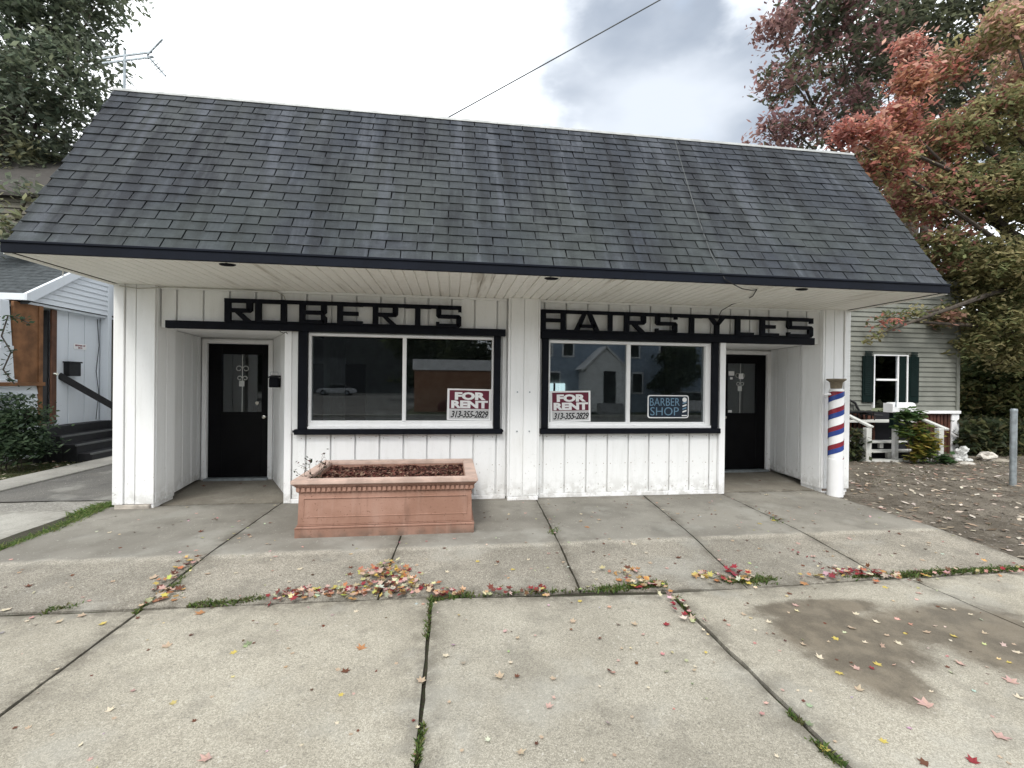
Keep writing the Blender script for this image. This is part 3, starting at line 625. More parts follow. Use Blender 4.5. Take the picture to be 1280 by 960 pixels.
# ================================================================== signs in the windows
def rent_sign(x0, x1, z0, z1, label, ang, digits):
    c = Vector(((x0+x1)/2, 6.238, z0)); s_ = thing('rent_sign', c, label, 'sign', None); w = x1-x0; h = z1-z0
    y = c.y
    box('sign_card', (x0, x1, y, y+.004, z0, z1), PRW, s_)
    box('printed_field', (x0+.03*w/.6, x1-.03*w/.6, y-.0015, y-.0003, z0+.36*h, z1-.05*h), MAROON, s_)
    text_obj('lettering', 'FOR', .132, c.x, y-.0025, z0+.665*h, PRW, s_, 1.62, .0075); text_obj('lettering', 'RENT', .132, c.x, y-.0025, z0+.40*h, PRW, s_, 1.52, .0075)
    box('number_strip', (x0+.03*w/.6, x1-.03*w/.6, y-.0014, y-.0004, z0+.04*h, z0+.35*h), simple('grey_print', (.55, .55, .55), .6, .1), s_)
    text_obj('lettering', digits, .125, c.x, y-.0028, z0+.09*h, PRK, s_, .80, .0025, .3, spacing=.9)
    s_.rotation_euler = (0, ang, 0)
rent_sign(-.050, .552, 1.024, 1.455, 'maroon and white rental notice in the lower right corner of the left window', .012, '313-355-2829')
rent_sign(1.395, 1.982, 1.002, 1.440, 'maroon and white rental notice in the lower left corner of the right window', -.02, '313-355-2829')
bs = thing('barber_sign', (3.15, 6.238, 1.06), 'dark rounded barber sign with pale blue outlined lettering in the right window', 'sign')
def rrect(b, x0, x1, z0, z1, r, ya, yb):
    pts = []
    for cx, cz, a0 in ((x1-r, z1-r, 0), (x0+r, z1-r, 90), (x0+r, z0+r, 180), (x1-r, z0+r, 270)):
        pts += [(cx+r*math.cos(R(a0+t)), cz+r*math.sin(R(a0+t))) for t in (0, 30, 60, 90)]
    b.prism([(p[0], ya, p[1]) for p in pts], [(p[0], yb, p[1]) for p in pts])
b = MB(); rrect(b, 2.835, 3.468, 1.055, 1.39, .035, 6.236, 6.246); b.build('sign_border', PRW, bs)
b = MB(); rrect(b, 2.850, 3.453, 1.070, 1.375, .028, 6.233, 6.2355); b.build('sign_face', SGN, bs)
text_obj('lettering', 'BARBER', .165, 3.09, 6.2315, 1.235, SGL, bs, .82, -.001); text_obj('lettering', 'SHOP', .175, 3.09, 6.2315, 1.095, SGL, bs, 1.02, -.001)
b = MB(); b.tube([(3.40, 6.2325, 1.325), (3.40, 6.2285, 1.325)], .034, 16)
for k in range(4): z = 1.135+k*.042; b.prism([(3.37, 6.2295, z), (3.43, 6.2295, z+.02), (3.43, 6.2295, z+.042), (3.37, 6.2295, z+.022)], [(3.37, 6.2325, z), (3.43, 6.2325, z+.02), (3.43, 6.2325, z+.042), (3.37, 6.2325, z+.022)], 0 if k % 2 == 0 else 1)
b.box(3.36, 3.44, 6.2295, 6.2325, 1.085, 1.10); b.build('pole_emblem', [PRW, SGL], bs)

# ================================================================== left entry mailbox and wire hook
mb = thing('wall_mailbox', (-2.40, 6.78, 1.44), 'small black mailbox on the splayed wall of the left entry', 'mailbox')
MB().box(-2.555, -2.43, 6.80, 6.93, 1.44, 1.575).build('box_body', BLK, mb, bevel=.01); MB().prism([(-2.57, 6.79, 1.575), (-2.42, 6.79, 1.575), (-2.42, 6.94, 1.605), (-2.57, 6.94, 1.605)], [(-2.57, 6.79, 1.585), (-2.42, 6.79, 1.585), (-2.42, 6.94, 1.615), (-2.57, 6.94, 1.615)]).build('lid', BLK, mb)
MB().tube([(-2.54, 6.83, 1.61), (-2.54, 6.83, 1.66), (-2.44, 6.83, 1.66), (-2.44, 6.83, 1.61)], .004, 5).build('wire_holder', STEEL, mb)

# ================================================================== barber pole
bp = thing('barber_pole', (5.60, 5.90, -.06), 'red, white and blue striped barber pole standing at the right pilaster', 'barber pole')
pxc, pyc, pr2 = 5.603, 5.93, .098
MB().lathe([(pr2+.004, -.058), (pr2+.004, .485), (pr2, .49)], (pxc, pyc), 28).build('lower_pipe', WHT, bp, smooth=True)
sp = MB(); nz, na = 72, 36; z0_, z1_ = .49, 1.475
vs = [(pxc+pr2*.995*math.cos(2*math.pi*k/na), pyc+pr2*.995*math.sin(2*math.pi*k/na), z0_+(z1_-z0_)*j/nz) for j in range(nz+1) for k in range(na)]
TP = .26
fsW, fsR, fsB = [], [], []
for j in range(nz):
    for k in range(na):
        # quads sheared to follow the spiral: rising to the right as seen from the front
        z = z0_+(z1_-z0_)*(j+.5)/nz; a = 2*math.pi*(k+.5)/na
        xx = math.cos(a)*pr2; ph = (z-z0_)/TP-(a+math.pi/2)/(2*math.pi)*.55*2
        ph = ph % 1.0
sh = .0
# the stripes are helical bands, each a strip wrapped round the pipe
def band(o0, o1, mat, name, rr):
    b = MB(); turns = 2*math.pi; steps = 260; zlo, zhi = z0_, z1_
    vs = []; fs = []
    lead = TP     # two starts: pattern repeats every half turn
    for start in (0,):
        a0 = -math.pi*2.0+1.9; tot = math.pi*2*(1+(z1_-z0_)/lead+1.5); last = None
        for i in range(steps+1):
            a = a0+tot*i/steps; zc = z0_-lead+lead*(a-a0)/(2*math.pi)+start*lead
            za, zb = zc+o0*TP, zc+o1*TP; za = min(max(za, zlo), zhi); zb = min(max(zb, zlo), zhi)
            c, s2 = math.cos(a), math.sin(a); cur = None
            cur = (len(vs), len(vs)+1); vs += [(pxc+rr*c, pyc+rr*s2, za), (pxc+rr*c, pyc+rr*s2, zb)]
            if last and (zb-za > 1e-5 or vs[last[1]][2]-vs[last[0]][2] > 1e-5): fs.append((last[0], cur[0], cur[1], last[1]))
            last = cur
    b.add(vs, fs); return b.build(name, mat, bp)
band(0, .28, BLU, 'blue_stripe', pr2+.0012); band(.28, .54, RED, 'red_stripe', pr2+.0018)
MB().lathe([(pr2-.002, .487), (pr2-.002, 1.47), (pr2-.01, 1.50), (pr2-.03, 1.515)], (pxc, pyc), 28).build('striped_pipe', WHT, bp, smooth=True)
MB().lathe([(.068, 1.505), (.072, 1.53), (.078, 1.60), (.098, 1.622), (.122, 1.638), (.124, 1.650), (.118, 1.658), (.02, 1.66)], (pxc-.005, pyc), 24).build('cap', GOLD, bp, smooth=True)
MB().tube([(pxc-.06, pyc, 1.43), (pxc-.2, pyc-.0, 1.43)], .016, 8).box(pxc-.02, pxc+.02, pyc+.09, 6.13, 1.38, 1.42).build('bracket', W2, bp, smooth=True)

# ================================================================== planter
pt = thing('planter_box', (-.65, 5.4, -.07), 'large terracotta coloured rectangular planter with a dentil band below the left window', 'planter')
px0, px1, py0, py1 = -1.555, .262, 4.825, 5.99
def ring(b, off, z0, z1, off2=None):     # tapering block outline
    o2 = off if off2 is None else off2
    lo = [(px0-off, py0-off, z0), (px1+off, py0-off, z0), (px1+off, py1+off, z0), (px0-off, py1+off, z0)]; hi = [(px0-o2, py0-o2, z1), (px1+o2, py0-o2, z1), (px1+o2, py1+o2, z1), (px0-o2, py1+o2, z1)]
    b.prism(lo, hi)
bd = MB(); ring(bd, .0, -.068, .035, .0); ring(bd, .004, .035, .044); ring(bd, -.004, .044, .058, -.018); ring(bd, -.012, .058, .070); ring(bd, -.022, .070, .40, -.030)
bdo = bd.build('planter_body', TERRA, pt, bevel=.004, seg=2)
fr_ = MB(); a, b2, c, d = px0+.085, px1-.085, .155, .335; yy = py0+.020
for q in ((a-.012, b2+.012, d, d+.012), (a-.012, b2+.012, c-.012, c), (a-.012, a, c, d), (b2, b2+.012, c, d)): fr_.box(q[0], q[1], yy, yy+.02, q[2], q[3])
for q in ((py0+.1, py1-.1, d, d+.012), (py0+.1, py1-.1, c-.012, c)): fr_.box(px0+.016, px0+.03, *q).box(px1-.03, px1-.016, *q)
fr_.build('panel_moulding', TERRA, pt, bevel=.003)
co = MB()
def frame_ring(b, off, inn, z0, z1):
    b.box(px0-off, px1+off, py0-off, py0+inn, z0, z1).box(px0-off, px1+off, py1-inn, py1+off, z0, z1).box(px0-off, px0+inn, py0+inn, py1-inn, z0, z1).box(px1-inn, px1+off, py0+inn, py1-inn, z0, z1)
frame_ring(co, -.018, .10, .401, .462); frame_ring(co, .004, .10, .462, .478); frame_ring(co, .018, .10, .478, .492); co.build('cornice', TERRA, pt, bevel=.004, seg=2)
rm_ = MB(); frame_ring(rm_, .034, .095, .492, .535); rm_.build('rim', RIMM, pt, bevel=.008, seg=2)
dm = MB().box(-.0165, .0165, -.014, .012, .412, .455).mesh('dentil', TERRA, .003)
nd = 36
for k in range(nd):
    o = obj('dentil', dm, pt); o.location = Vector((px0+.03+(px1-px0-.06)*k/(nd-1), py0+.014, 0))-pt.location
for k in range(22):
    for xx in (px0+.014, px1-.014):
        o = obj('dentil', dm, pt); o.rotation_euler = (0, 0, R(90) if xx > 0 else R(-90)); o.location = Vector((xx, py0+.05+(py1-py0-.1)*k/21, 0))-pt.location
def chips(name, mat, n, fx, fy, fz, size, cols, parent=None, seed=1, tilt=.6, z_up=0.):
    """many small curled flakes as one mesh with colour attribute"""
    g_ = np.random.default_rng(seed); u = g_.random(n); v = g_.random(n)
    P = np.array([[fx(a, b), fy(a, b), 0] for a, b in zip(u, v)]); P[:, 2] = [fz(p[0], p[1]) for p in P]
    P[:, 2] += g_.random(n)*z_up
    return leafmesh(name, mat, P, size, cols, g_, tilt, parent)
def leafmesh(name, mat, P, size, cols, g_, tilt=1., parent=None, colidx=None, elong=1.6, jitter=.22, smear=None):
    n = len(P); a = g_.random(n)*2*np.pi
    d = np.stack([np.cos(a), np.sin(a), (g_.random(n)-.5)*2*tilt], 1); d /= np.linalg.norm(d, axis=1)[:, None]
    e = np.stack([-np.sin(a), np.cos(a), (g_.random(n)-.5)*2*tilt], 1); e /= np.linalg.norm(e, axis=1)[:, None]
    s_ = size*(.45+1.05*g_.random(n))[:, None]
    V = np.empty((n*4, 3)); V[0::4] = P-d*s_*elong*.5; V[1::4] = P+e*s_*.38; V[2::4] = P+d*s_*elong*.5; V[3::4] = P-e*s_*.38
    me = bpy.data.meshes.new(name); me.vertices.add(n*4); me.vertices.foreach_set('co', V.ravel())
    me.loops.add(n*4); me.loops.foreach_set('vertex_index', np.arange(n*4)); me.polygons.add(n); me.polygons.foreach_set('loop_start', np.arange(n)*4); me.polygons.foreach_set('loop_total', np.full(n, 4))
    me.update(calc_edges=True); C_ = np.asarray(cols, float)
    ci = colidx if colidx is not None else g_.integers(0, len(C_), n)
    cc = C_[ci]*(1+jitter*(g_.random((n, 1))-.5)*2)*(1+.08*(g_.random((n, 3))-.5)); cc = np.clip(cc, .003, .95)
    at_ = me.color_attributes.new('Col', 'FLOAT_COLOR', 'CORNER'); buf = np.ones((n*4, 4), np.float32); buf[:, :3] = np.repeat(cc, 4, 0); at_.data.foreach_set('color', buf.ravel())
    me.materials.append(mat); o = obj(name, me, parent)
    if parent is not None:
        p = parent; off = Vector((0, 0, 0))
        while p is not None: off += p.location; p = p.parent
        o.location = -off
    return o
MB().box(px0+.08, px1-.08, py0+.08, py1-.08, .38, .44).build('mulch_bed', simple('mulch_base', (.045, .018, .012), .95, .4, 20, .8), pt)
m_ = chips('mulch', FALL, 9000, lambda u, v: px0+.09+(px1-px0-.18)*u, lambda u, v: py0+.09+(py1-py0-.18)*v, lambda x, y: .45+.035*mnoise.noise(Vector((x*4, y*4, 3))), .030, [(.09, .028, .022), (.06, .02, .016), (.17, .08, .06), (.035, .016, .013), (.11, .04, .03), (.26, .17, .12)], pt, 4, .6, .02)
tag(m_, kind='stuff')
# twiggy plant growing at the left end
tw = thing('twiggy_plant', (-1.45, 5.05, .45), 'sparse twiggy plant with tiny leaves in the left end of the planter', 'plant')
b = MB(); tips = []
def twig(p, d, l, r, depth):
    p2 = p+d*l; b.tube([p, (p+p2)/2+Vector((rnd.uniform(-.012, .012), rnd.uniform(-.012, .012), 0)), p2], [r, r*.8, r*.6], 5); tips.append(p2)
    if depth:
        for _ in range(rnd.choice((2, 2, 3))):
            d2 = (d+Vector((rnd.uniform(-.7, .7), rnd.uniform(-.5, .5), rnd.uniform(-.15, .45)))).normalized(); twig(p2, d2, l*rnd.uniform(.55, .85), r*.65, depth-1)
for (sx, dx, dz, l) in ((-1.40, -.45, 1, .13), (-1.38, .25, 1, .15), (-1.42, -.9, .7, .11), (-1.36, .05, 1, .10)): twig(Vector((sx, 5.0, .46)), Vector((dx, -.1, dz)).normalized(), l, .0045, 2)
b.build('stems', simple('twig_bark', (.12, .09, .07), .9), tw)
g_ = np.random.default_rng(3); P = np.array([t+Vector((rnd.gauss(0, .014), rnd.gauss(0, .014), rnd.gauss(0, .014))) for t in tips for _ in range(2)])
P = np.vstack([P, np.array([(-1.38+rnd.gauss(0, .06), 4.98+rnd.gauss(0, .05), .50+rnd.gauss(0, .022)) for _ in range(160)])])
leafmesh('leaves', LEAFM, P, .024, [(.05, .06, .035), (.10, .04, .035), (.035, .05, .03)], g_, 1, tw)

# ================================================================== wires, antenna
def cable(name, pts, r, mat, label, cat, n=6):
    p = thing(name, pts[0], label, cat); MB().tube(pts, r, n).build('wire', mat, p, smooth=True); return p
def sag(a, b_, s, n=14): return [Vector(a).lerp(Vector(b_), t/n)-Vector((0, 0, s*4*(t/n)*(1-t/n))) for t in range(n+1)]
pwa = at(558, 147, 9.0); pwb = at(830, -6, 8.0); cable('overhead_wire', sag(pwa-(pwb-pwa)*.3, pwb+(pwb-pwa)*2.2, .05, 24), .011, GREYC, 'single overhead service wire crossing the sky above the middle of the roof', 'wire')
# cable that comes down the shingles and hooks back under the eave to the lettering
sp_ = lambda px, py: None
def on_slope(px, py, lift=.02):
    r_ = ray(px, py); o = Vector((0, 0, CAMZ)); P0 = Vector((0, YE, ZE)); t = (P0-o).dot(nrm_s)/r_.dot(nrm_s); return o+r_*t+nrm_s*lift
pts = [on_slope(843, 178), on_slope(852, 210), on_slope(864, 250), on_slope(877, 290), on_slope(888, 320), on_slope(899, 340)]
pts += [at(906, 349, YE-.05), at(918, 356, YE-.045), at(928, 361, YE-.03), on(940, 363, ZS-.03), on(946, 362, ZS-.012), on(941, 370, ZS-.03), at(934, 374, 5.7), at(916, 380, 5.95), at(902, 388, 6.08), at(897, 398, 6.115)]
c_ = thing('sign_cable', pts[0], 'thin cable running down the right side of the shingles to the lettering', 'cable')
MB().tube(pts[:6], .0055, 5).build('roof_run', GREYC, c_, smooth=True); MB().tube(pts[5:], .006, 5).build('eave_loop', CABLE, c_, smooth=True)
cl = [Vector((-4.0, 6.09, 2.672)), Vector((-3.8, 6.085, 2.645)), Vector((-3.66, 6.08, 2.655)), Vector((-3.5, 6.13, 2.685)), Vector((-2.5, 6.16, 2.69)), Vector((-2.22, 6.16, 2.68)), Vector((-2.14, 6.16, 2.63)), Vector((-2.12, 6.155, 2.58))]
cable('corner_cable', cl, .007, simple('painted_cable', (.45, .44, .40), .7), 'pale painted cable under the soffit above the left entry', 'cable')
cable('dangling_wire', [Vector((-2.17, 6.12, 2.20)), Vector((-2.17, 6.13, 2.165)), Vector((-2.13, 6.14, 2.15)), Vector((-2.10, 6.14, 2.165)), Vector((-2.09, 6.15, 2.14))], .005, CABLE, 'short curl of black wire below the left sign band', 'wire')
an = thing('tv_antenna', (-5.2, 8.0, 4.9), 'rooftop television antenna on a thin mast behind the left roof corner', 'antenna')
# mast stands on the flat roof, a little behind the ridge
A = lambda px, py, Y=8.0: at(px, py, Y)
sxx = .0
MB().tube([Vector((A(155, 111).x, 8.0, 4.85)), A(156, 63)], .018, 6).build('mast', STEEL, an)
b = MB(); b.bar(A(128, 73), A(190, 65), .02, .025); b.bar(A(128, 79), A(192, 71), .02, .025); b.build('boom', STEEL, an)
b = MB()
for p, q in (((184, 69), (203, 49)), ((184, 69), (207, 95))): b.bar(A(*p), A(*q, 7.6), .018, .022)
for k in range(6): x = 134+k*9; y = 75-k*1.1; b.tube([A(x-4, y-5, 8.35), A(x+5, y+8, 7.65)], .006, 4)
for k in range(5): x = 187+k*3.4; b.tube([A(x-2, 66-k*3.8, 7.9), A(x+4, 70-k*3.8, 7.5)], .006, 4); b.tube([A(x-2, 74+k*4.4, 7.9), A(x+4, 70+k*4.4, 7.5)], .006, 4)
b.build('elements', STEEL, an)
b = MB(); b.tube([A(100, 17, 8.6), A(137, 66, 8.2), A(171, 112, 8.0)], .006, 4); b.build('guy_wire', GREYC, an)

# ================================================================== LEFT HOUSE
LWH = mk_white('left_house_vinyl', (.66, .70, .74), .3); PLY = simple('weathered_plywood', (.21, .10, .045), .8, .4, 4, .3); DKW = simple('dark_stained_wood', (.012, .012, .014), .6, .3, 9); BRN = simple('brown_door_wood', (.10, .045, .026), .7, .3, 6)
lh = thing('left_house', (-11, 12, -.13), 'white sided house with a low porch roof and boarded doorway at the left edge', 'house')
XG = -8.0
FZ = lambda y: 3.10+(y-9.72)*.66
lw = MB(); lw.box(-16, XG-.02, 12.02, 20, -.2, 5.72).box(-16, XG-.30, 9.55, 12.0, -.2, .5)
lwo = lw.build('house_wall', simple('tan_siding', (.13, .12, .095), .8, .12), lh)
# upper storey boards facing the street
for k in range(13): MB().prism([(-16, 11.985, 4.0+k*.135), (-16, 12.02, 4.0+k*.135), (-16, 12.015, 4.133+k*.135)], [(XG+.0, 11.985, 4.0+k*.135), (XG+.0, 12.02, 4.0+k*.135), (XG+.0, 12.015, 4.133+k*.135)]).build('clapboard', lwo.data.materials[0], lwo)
MB().box(-16.3, XG+.25, 11.85, 20.3, 5.72, 5.8).prism([(-16.3, 11.85, 5.8), (-16.3, 20.3, 5.8), (-16.3, 16, 8.6)], [(XG+.25, 11.85, 5.8), (XG+.25, 20.3, 5.8), (XG+.25, 16, 8.6)]).build('upper_roof', simple('brown_roof', (.05, .045, .04), .9), lh)
# porch roof: front slope toward the street
pr3 = MB().prism([(-16, 9.62, FZ(9.62)-.02), (-16, 12.0, FZ(12)-.02), (-16, 12.0, FZ(12)-.12), (-16, 9.62, FZ(9.62)-.12)], [(XG+.12, 9.62, FZ(9.62)-.02), (XG+.12, 12.0, FZ(12)-.02), (XG+.12, 12.0, FZ(12)-.12), (XG+.12, 9.62, FZ(9.62)-.12)]).build('porch_roof', simple('porch_roof_felt', (.03, .033, .035), .9), lh)
sg = simple('dark_porch_shingle', (.052, .060, .064), .9, .35, 10, .6); rb = MB()
for k in range(19):
    y0 = 9.60+k*.127; x = -16+(.15 if k % 2 else 0)
    while x < XG+.1:
        x2 = min(x+.30, XG+.13); rb.add([(x+.004, y0, FZ(y0)+.006), (x2-.004, y0, FZ(y0)+.006), (x2-.004, y0+.14, FZ(y0+.14)-.004), (x+.004, y0+.14, FZ(y0+.14)-.004), (x+.004, y0, FZ(y0)-.012), (x2-.004, y0, FZ(y0)-.012)], [(0, 1, 2, 3), (4, 5, 1, 0)]); x += .30
tag(rb.build('porch_shingles', sg, pr3), kind='stuff')
MB().box(-16, XG+.14, 9.555, 9.60, 2.98, 3.105).build('porch_fascia', LWH, lh, bevel=.005)
MB().prism([(XG+.10, 9.56, 2.985), (XG+.10, 9.56, 3.105), (XG+.10, 12.0, FZ(12)+.02), (XG+.10, 12.0, FZ(12)-.13), (XG+.10, 9.70, 2.985)], [(XG+.16, 9.56, 2.985), (XG+.16, 9.56, 3.105), (XG+.16, 12.0, FZ(12)+.02), (XG+.16, 12.0, FZ(12)-.13), (XG+.16, 9.70, 2.985)]).build('rake_board', LWH, lh)
gw = MB().prism([(XG-.03, 9.66, 3.03), (XG-.03, 12, 3.03), (XG-.03, 12, FZ(12)-.05)], [(XG+.03, 9.66, 3.03), (XG+.03, 12, 3.03), (XG+.03, 12, FZ(12)-.05)]).build('porch_gable', LWH, lh)
for k in range(13):
    z = 3.0+k*.112; y0 = max(9.62, 9.72+(z+.10-3.02)/.66)
    if y0 < 11.95: MB().prism([(XG+.03, y0, z), (XG+.058, y0, z), (XG+.036, y0, z+.112), (XG+.03, y0, z+.112)], [(XG+.03, 11.72, z), (XG+.058, 11.72, z), (XG+.036, 11.72, z+.112), (XG+.03, 11.72, z+.112)]).build('clapboard', LWH, gw)
box('corner_trim', (XG-.1, XG+.07, 11.72, 11.83, .3, 4.4), LWH, lh, .006)
box('porch_ceiling', (-16, XG+.02, 9.62, 12, 2.94, 2.985), LWH, lh)
# wall pieces of the porch side, left to right
tapc = MB().prism([(XG-.28, 9.22, 1.35), (XG+.02, 9.22, 1.35), (XG+.02, 9.52, 1.35), (XG-.28, 9.52, 1.35)], [(XG-.20, 9.26, 2.95), (XG-.02, 9.26, 2.95), (XG-.02, 9.44, 2.95), (XG-.20, 9.44, 2.95)]); tapc.build('porch_column', LWH, lh, bevel=.008)
MB().box(XG-.30, XG+.04, 9.20, 9.54, 1.42, 1.50).box(XG-.26, XG+.01, 9.24, 9.5, 2.05, 2.12).build('column_collar', LWH, lh, bevel=.006)
box('plywood_panel', (XG-.05, XG-.0, 9.50, 10.0, 1.45, 2.95), PLY, lh, .004); box('plywood_panel', (XG-.045, XG+.02, 10.0, 10.09, .6, 2.95), PLY, lh, .004)
box('porch_sill', (XG-.1, XG+.06, 9.1, 10.1, 1.38, 1.45), PLY, lh, .005)
kw = MB().box(XG-.1, XG-.02, 9.1, 10.08, .0, 1.38).build('knee_wall', LWH, lh)
for k in range(10): z = .05+k*.13; MB().prism([(XG-.02, 9.1, z), (XG+.008, 9.1, z), (XG-.015, 9.1, z+.13), (XG-.02, 9.1, z+.13)], [(XG-.02, 10.08, z), (XG+.008, 10.08, z), (XG-.015, 10.08, z+.13), (XG-.02, 10.08, z+.13)]).build('clapboard', LWH, kw)
box('dark_doorway', (XG-.7, XG-.6, 10.05, 10.5, .5, 2.95), DKW, lh)
lo = box('entry_door', (XG-.07, XG-.03, 10.35, 10.47, .6, 2.93), BRN, lh, .005); MB().tube([(XG-.03, 10.40, 1.62), (XG+.03, 10.40, 1.62)], .03, 10).build('door_knob', CHROME, lo)
box('doorway_shade_panel', (XG-.60, XG-.08, 10.30, 10.34, .6, 2.9), DKW, lh)  # dark panel and doorway sheet paint the shade of the open door
pw = box('porch_wall', (XG-.20, XG-.12, 10.47, 11.78, .45, 2.95), LWH, lh)
for y0, y1 in ((10.48, 10.84), (10.85, 11.27), (11.28, 11.70)): MB().box(XG-.12, XG-.105, y0+.006, y1-.006, .5, 2.94).build('wall_panel', LWH, pw, bevel=.004)
ms = box('porch_sign', (XG-.104, XG-.098, 10.98, 11.32, 2.17, 2.29), PRW, None); tag(ms, 'small white notice with red lettering on the left house porch wall', 'sign')
for z in (2.245, 2.195): text = text_obj('lettering', 'BEWARE OF' if z > 2.2 else 'DOG', .05, 0, 0, 0, RED, ms, 1.0, .001); text.rotation_euler = (0, 0, R(90)); text.location = (XG-.096, 11.15, z-.01)
m2 = thing('porch_mailbox', (XG-.05, 10.86, 1.55), 'black mailbox on the white porch wall of the left house', 'mailbox')
MB().box(XG-.104, XG+.02, 10.72, 11.02, 1.58, 1.86).build('box_body', DKW, m2, bevel=.01); MB().box(XG-.104, XG+.035, 10.70, 11.04, 1.86, 1.89).build('lid', DKW, m2, bevel=.005)
st = MB()
for k in range(4): st.box(XG-.10+k*0, XG+.16+.27*k if k else XG+.14, 10.02, 11.75, -.15, .56-.17*k) if k == 0 else st.box(XG+.14+.27*(k-1), XG+.14+.27*k, 10.02, 11.75, -.15, .56-.17*k)
sto = st.build('porch_steps', DKW, lh, bevel=.008)
for k in range(1, 4): box('tread_edge', (XG+.14+.27*k-.02, XG+.155+.27*k, 10.0, 11.77, .56-.17*k-.03, .563-.17*k), simple('worn_tread_edge', (.10, .105, .105), .6), sto)
hr = MB(); hr.bar((XG-.12, 10.62, 1.60), (XG+.62, 11.5, .72), .05, .13); hr.bar((XG+.58, 11.45, -.12), (XG+.58, 11.45, .78), .06, .06, upv=(0, 1, 0)); hr.build('hand_rail', DKW, lh, bevel=.006)
# trellis on the house wall beyond the porch
tr = thing('wall_trellis', (XG+.5, 11.95, .2), 'wire grid trellis on the white wall beside the left porch', 'trellis')
lwall = box('side_wall', (XG+.08, XG+1.2, 12.0, 12.3, -.15, 5.0), LWH, lh)
for k in range(36): z = .2+k*.13; MB().prism([(XG+.08, 12.0, z), (XG+.08, 11.97, z), (XG+.08, 11.995, z+.13)], [(XG+1.2, 12.0, z), (XG+1.2, 11.97, z), (XG+1.2, 11.995, z+.13)]).build('clapboard', LWH, lwall)
b = MB()
for k in range(9): x = XG+.13+k*.12; b.tube([(x, 11.93, .3), (x, 11.93, 4.2)], .006, 4)
for k in range(27): b.tube([(XG+.12, 11.925, .35+k*.145), (XG+1.1, 11.925, .35+k*.145)], .006, 4)
b.build('grid', DKW, tr)
cable('porch_wire', [Vector((XG-.09, 11.62, 2.9)), Vector((XG-.08, 11.66, 2.3)), Vector((XG-.08, 11.58, 1.7)), Vector((XG-.08, 11.66, 1.2)), Vector((XG-.02, 11.5, .6))], .007, CABLE, 'thin black wire hanging down the left porch wall', 'wire')
box('porch_skirt', (XG+.07, XG+1.2, 11.8, 11.95, -.2, .33), DKW, lh)

# ================================================================== RIGHT HOUSE
GVN = M_('grey_green_vinyl'); GVN.col(GVN.mix(GVN.ramp(GVN.noise(3, 4), .3, .7), (.165, .17, .147), (.21, .215, .187))).rough(.7); GVN = GVN.m
SHUT = simple('dark_green_shutter', (.004, .012, .011), .6, .2, 9, .15, 0, .1); RST = simple('rusty_red_slat', (.085, .032, .02), .85, .5, 8, .4)
rh = thing('right_house', (11, 10, -.2), 'grey green sided house with dark shuttered window beyond the right pilaster', 'house')
YH = 9.9; XC = at(1197, 470, YH).x
rw = MB().box(7.2, XC-.03, YH+.03, 18, 1.02, 4.1).build('house_wall', GVN, rh)
hz0 = at(1150, 513, YH).z
k = 0; z = hz0; WX0, WX1 = at(1091, 480, YH).x, at(1134, 480, YH).x; WZ1 = at(1092, 443, YH).z; WZ0 = at(1092, 510, YH).z
while z < 4.0:
    segs = [(7.2, XC-.05)] if (z > WZ1 or z+.12 < WZ0) else [(7.2, WX0-.01), (WX1+.01, XC-.05)]
    for a, b_ in segs: MB().prism([(a, YH+.03, z), (a, YH-.004, z), (a, YH+.022, z+.122)], [(b_, YH+.03, z), (b_, YH-.004, z), (b_, YH+.022, z+.122)]).build('clapboard', GVN, rw)
    z += .122
box('corner_trim', (XC-.05, XC+.04, YH-.03, YH+.1, hz0-.05, 4.1), GVN, rh, .005)
box('sill_beam', (at(1123, 512, YH).x, XC+.05, YH-.06, YH+.05, hz0-.08, hz0-.005), W2, rh, .006)
box('house_eave', (7, XC+.15, YH-.15, 18.2, 4.1, 4.2), GVN, rh); MB().prism([(7, YH-.15, 4.2), (7, 18.2, 4.2), (7, 14, 6.2)], [(XC+.15, YH-.15, 4.2), (XC+.15, 18.2, 4.2), (XC+.15, 14, 6.2)]).build('house_roof', simple('dark_roof_felt', (.05, .05, .05), .9), rh)
wf = MB(); wz = WZ1; ww = .045
for a in ((WX0, WX0+.035, WZ0, WZ1), (WX1-.035, WX1, WZ0, WZ1), (WX0+.035, WX1-.035, WZ1-.03, WZ1)): wf.box(a[0], a[1], YH-.03, YH+.03, a[2], a[3])
xm = at(1122.5, 480, YH).x; zm = at(1107, 474.5, YH).z
wf.box(xm-.03, xm+.005, YH-.02, YH+.03, WZ0, WZ1-.03).box(WX0+.1, xm-.03, YH-.015, YH+.03, zm-.03, zm+.02)
wfo = wf.build('window', W2, rh, bevel=.003); tag(wfo, 'window between dark green shutters')
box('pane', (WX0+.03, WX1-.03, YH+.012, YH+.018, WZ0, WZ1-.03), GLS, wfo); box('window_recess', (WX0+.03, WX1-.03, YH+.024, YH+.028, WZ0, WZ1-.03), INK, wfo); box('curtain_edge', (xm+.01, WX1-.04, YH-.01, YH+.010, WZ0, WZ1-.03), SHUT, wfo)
for a, c in ((1077, 1091), (1134.5, 1147.5)):
    s_ = box('shutter', (at(a, 480, YH).x, at(c, 480, YH).x-.01, YH-.035, YH-.006, at(1085, 503, YH).z, at(1085, 445, YH).z), SHUT, rh, .004)
    xa, xb = at(a, 480, YH).x+.05, at(c, 480, YH).x-.06
    for q in range(22): z = 1.33+q*.05; MB().prism([(xa, YH-.035, z), (xa, YH-.048, z), (xa, YH-.036, z+.042)], [(xb, YH-.035, z), (xb, YH-.048, z), (xb, YH-.036, z+.042)]).build('louvre', SHUT, s_)
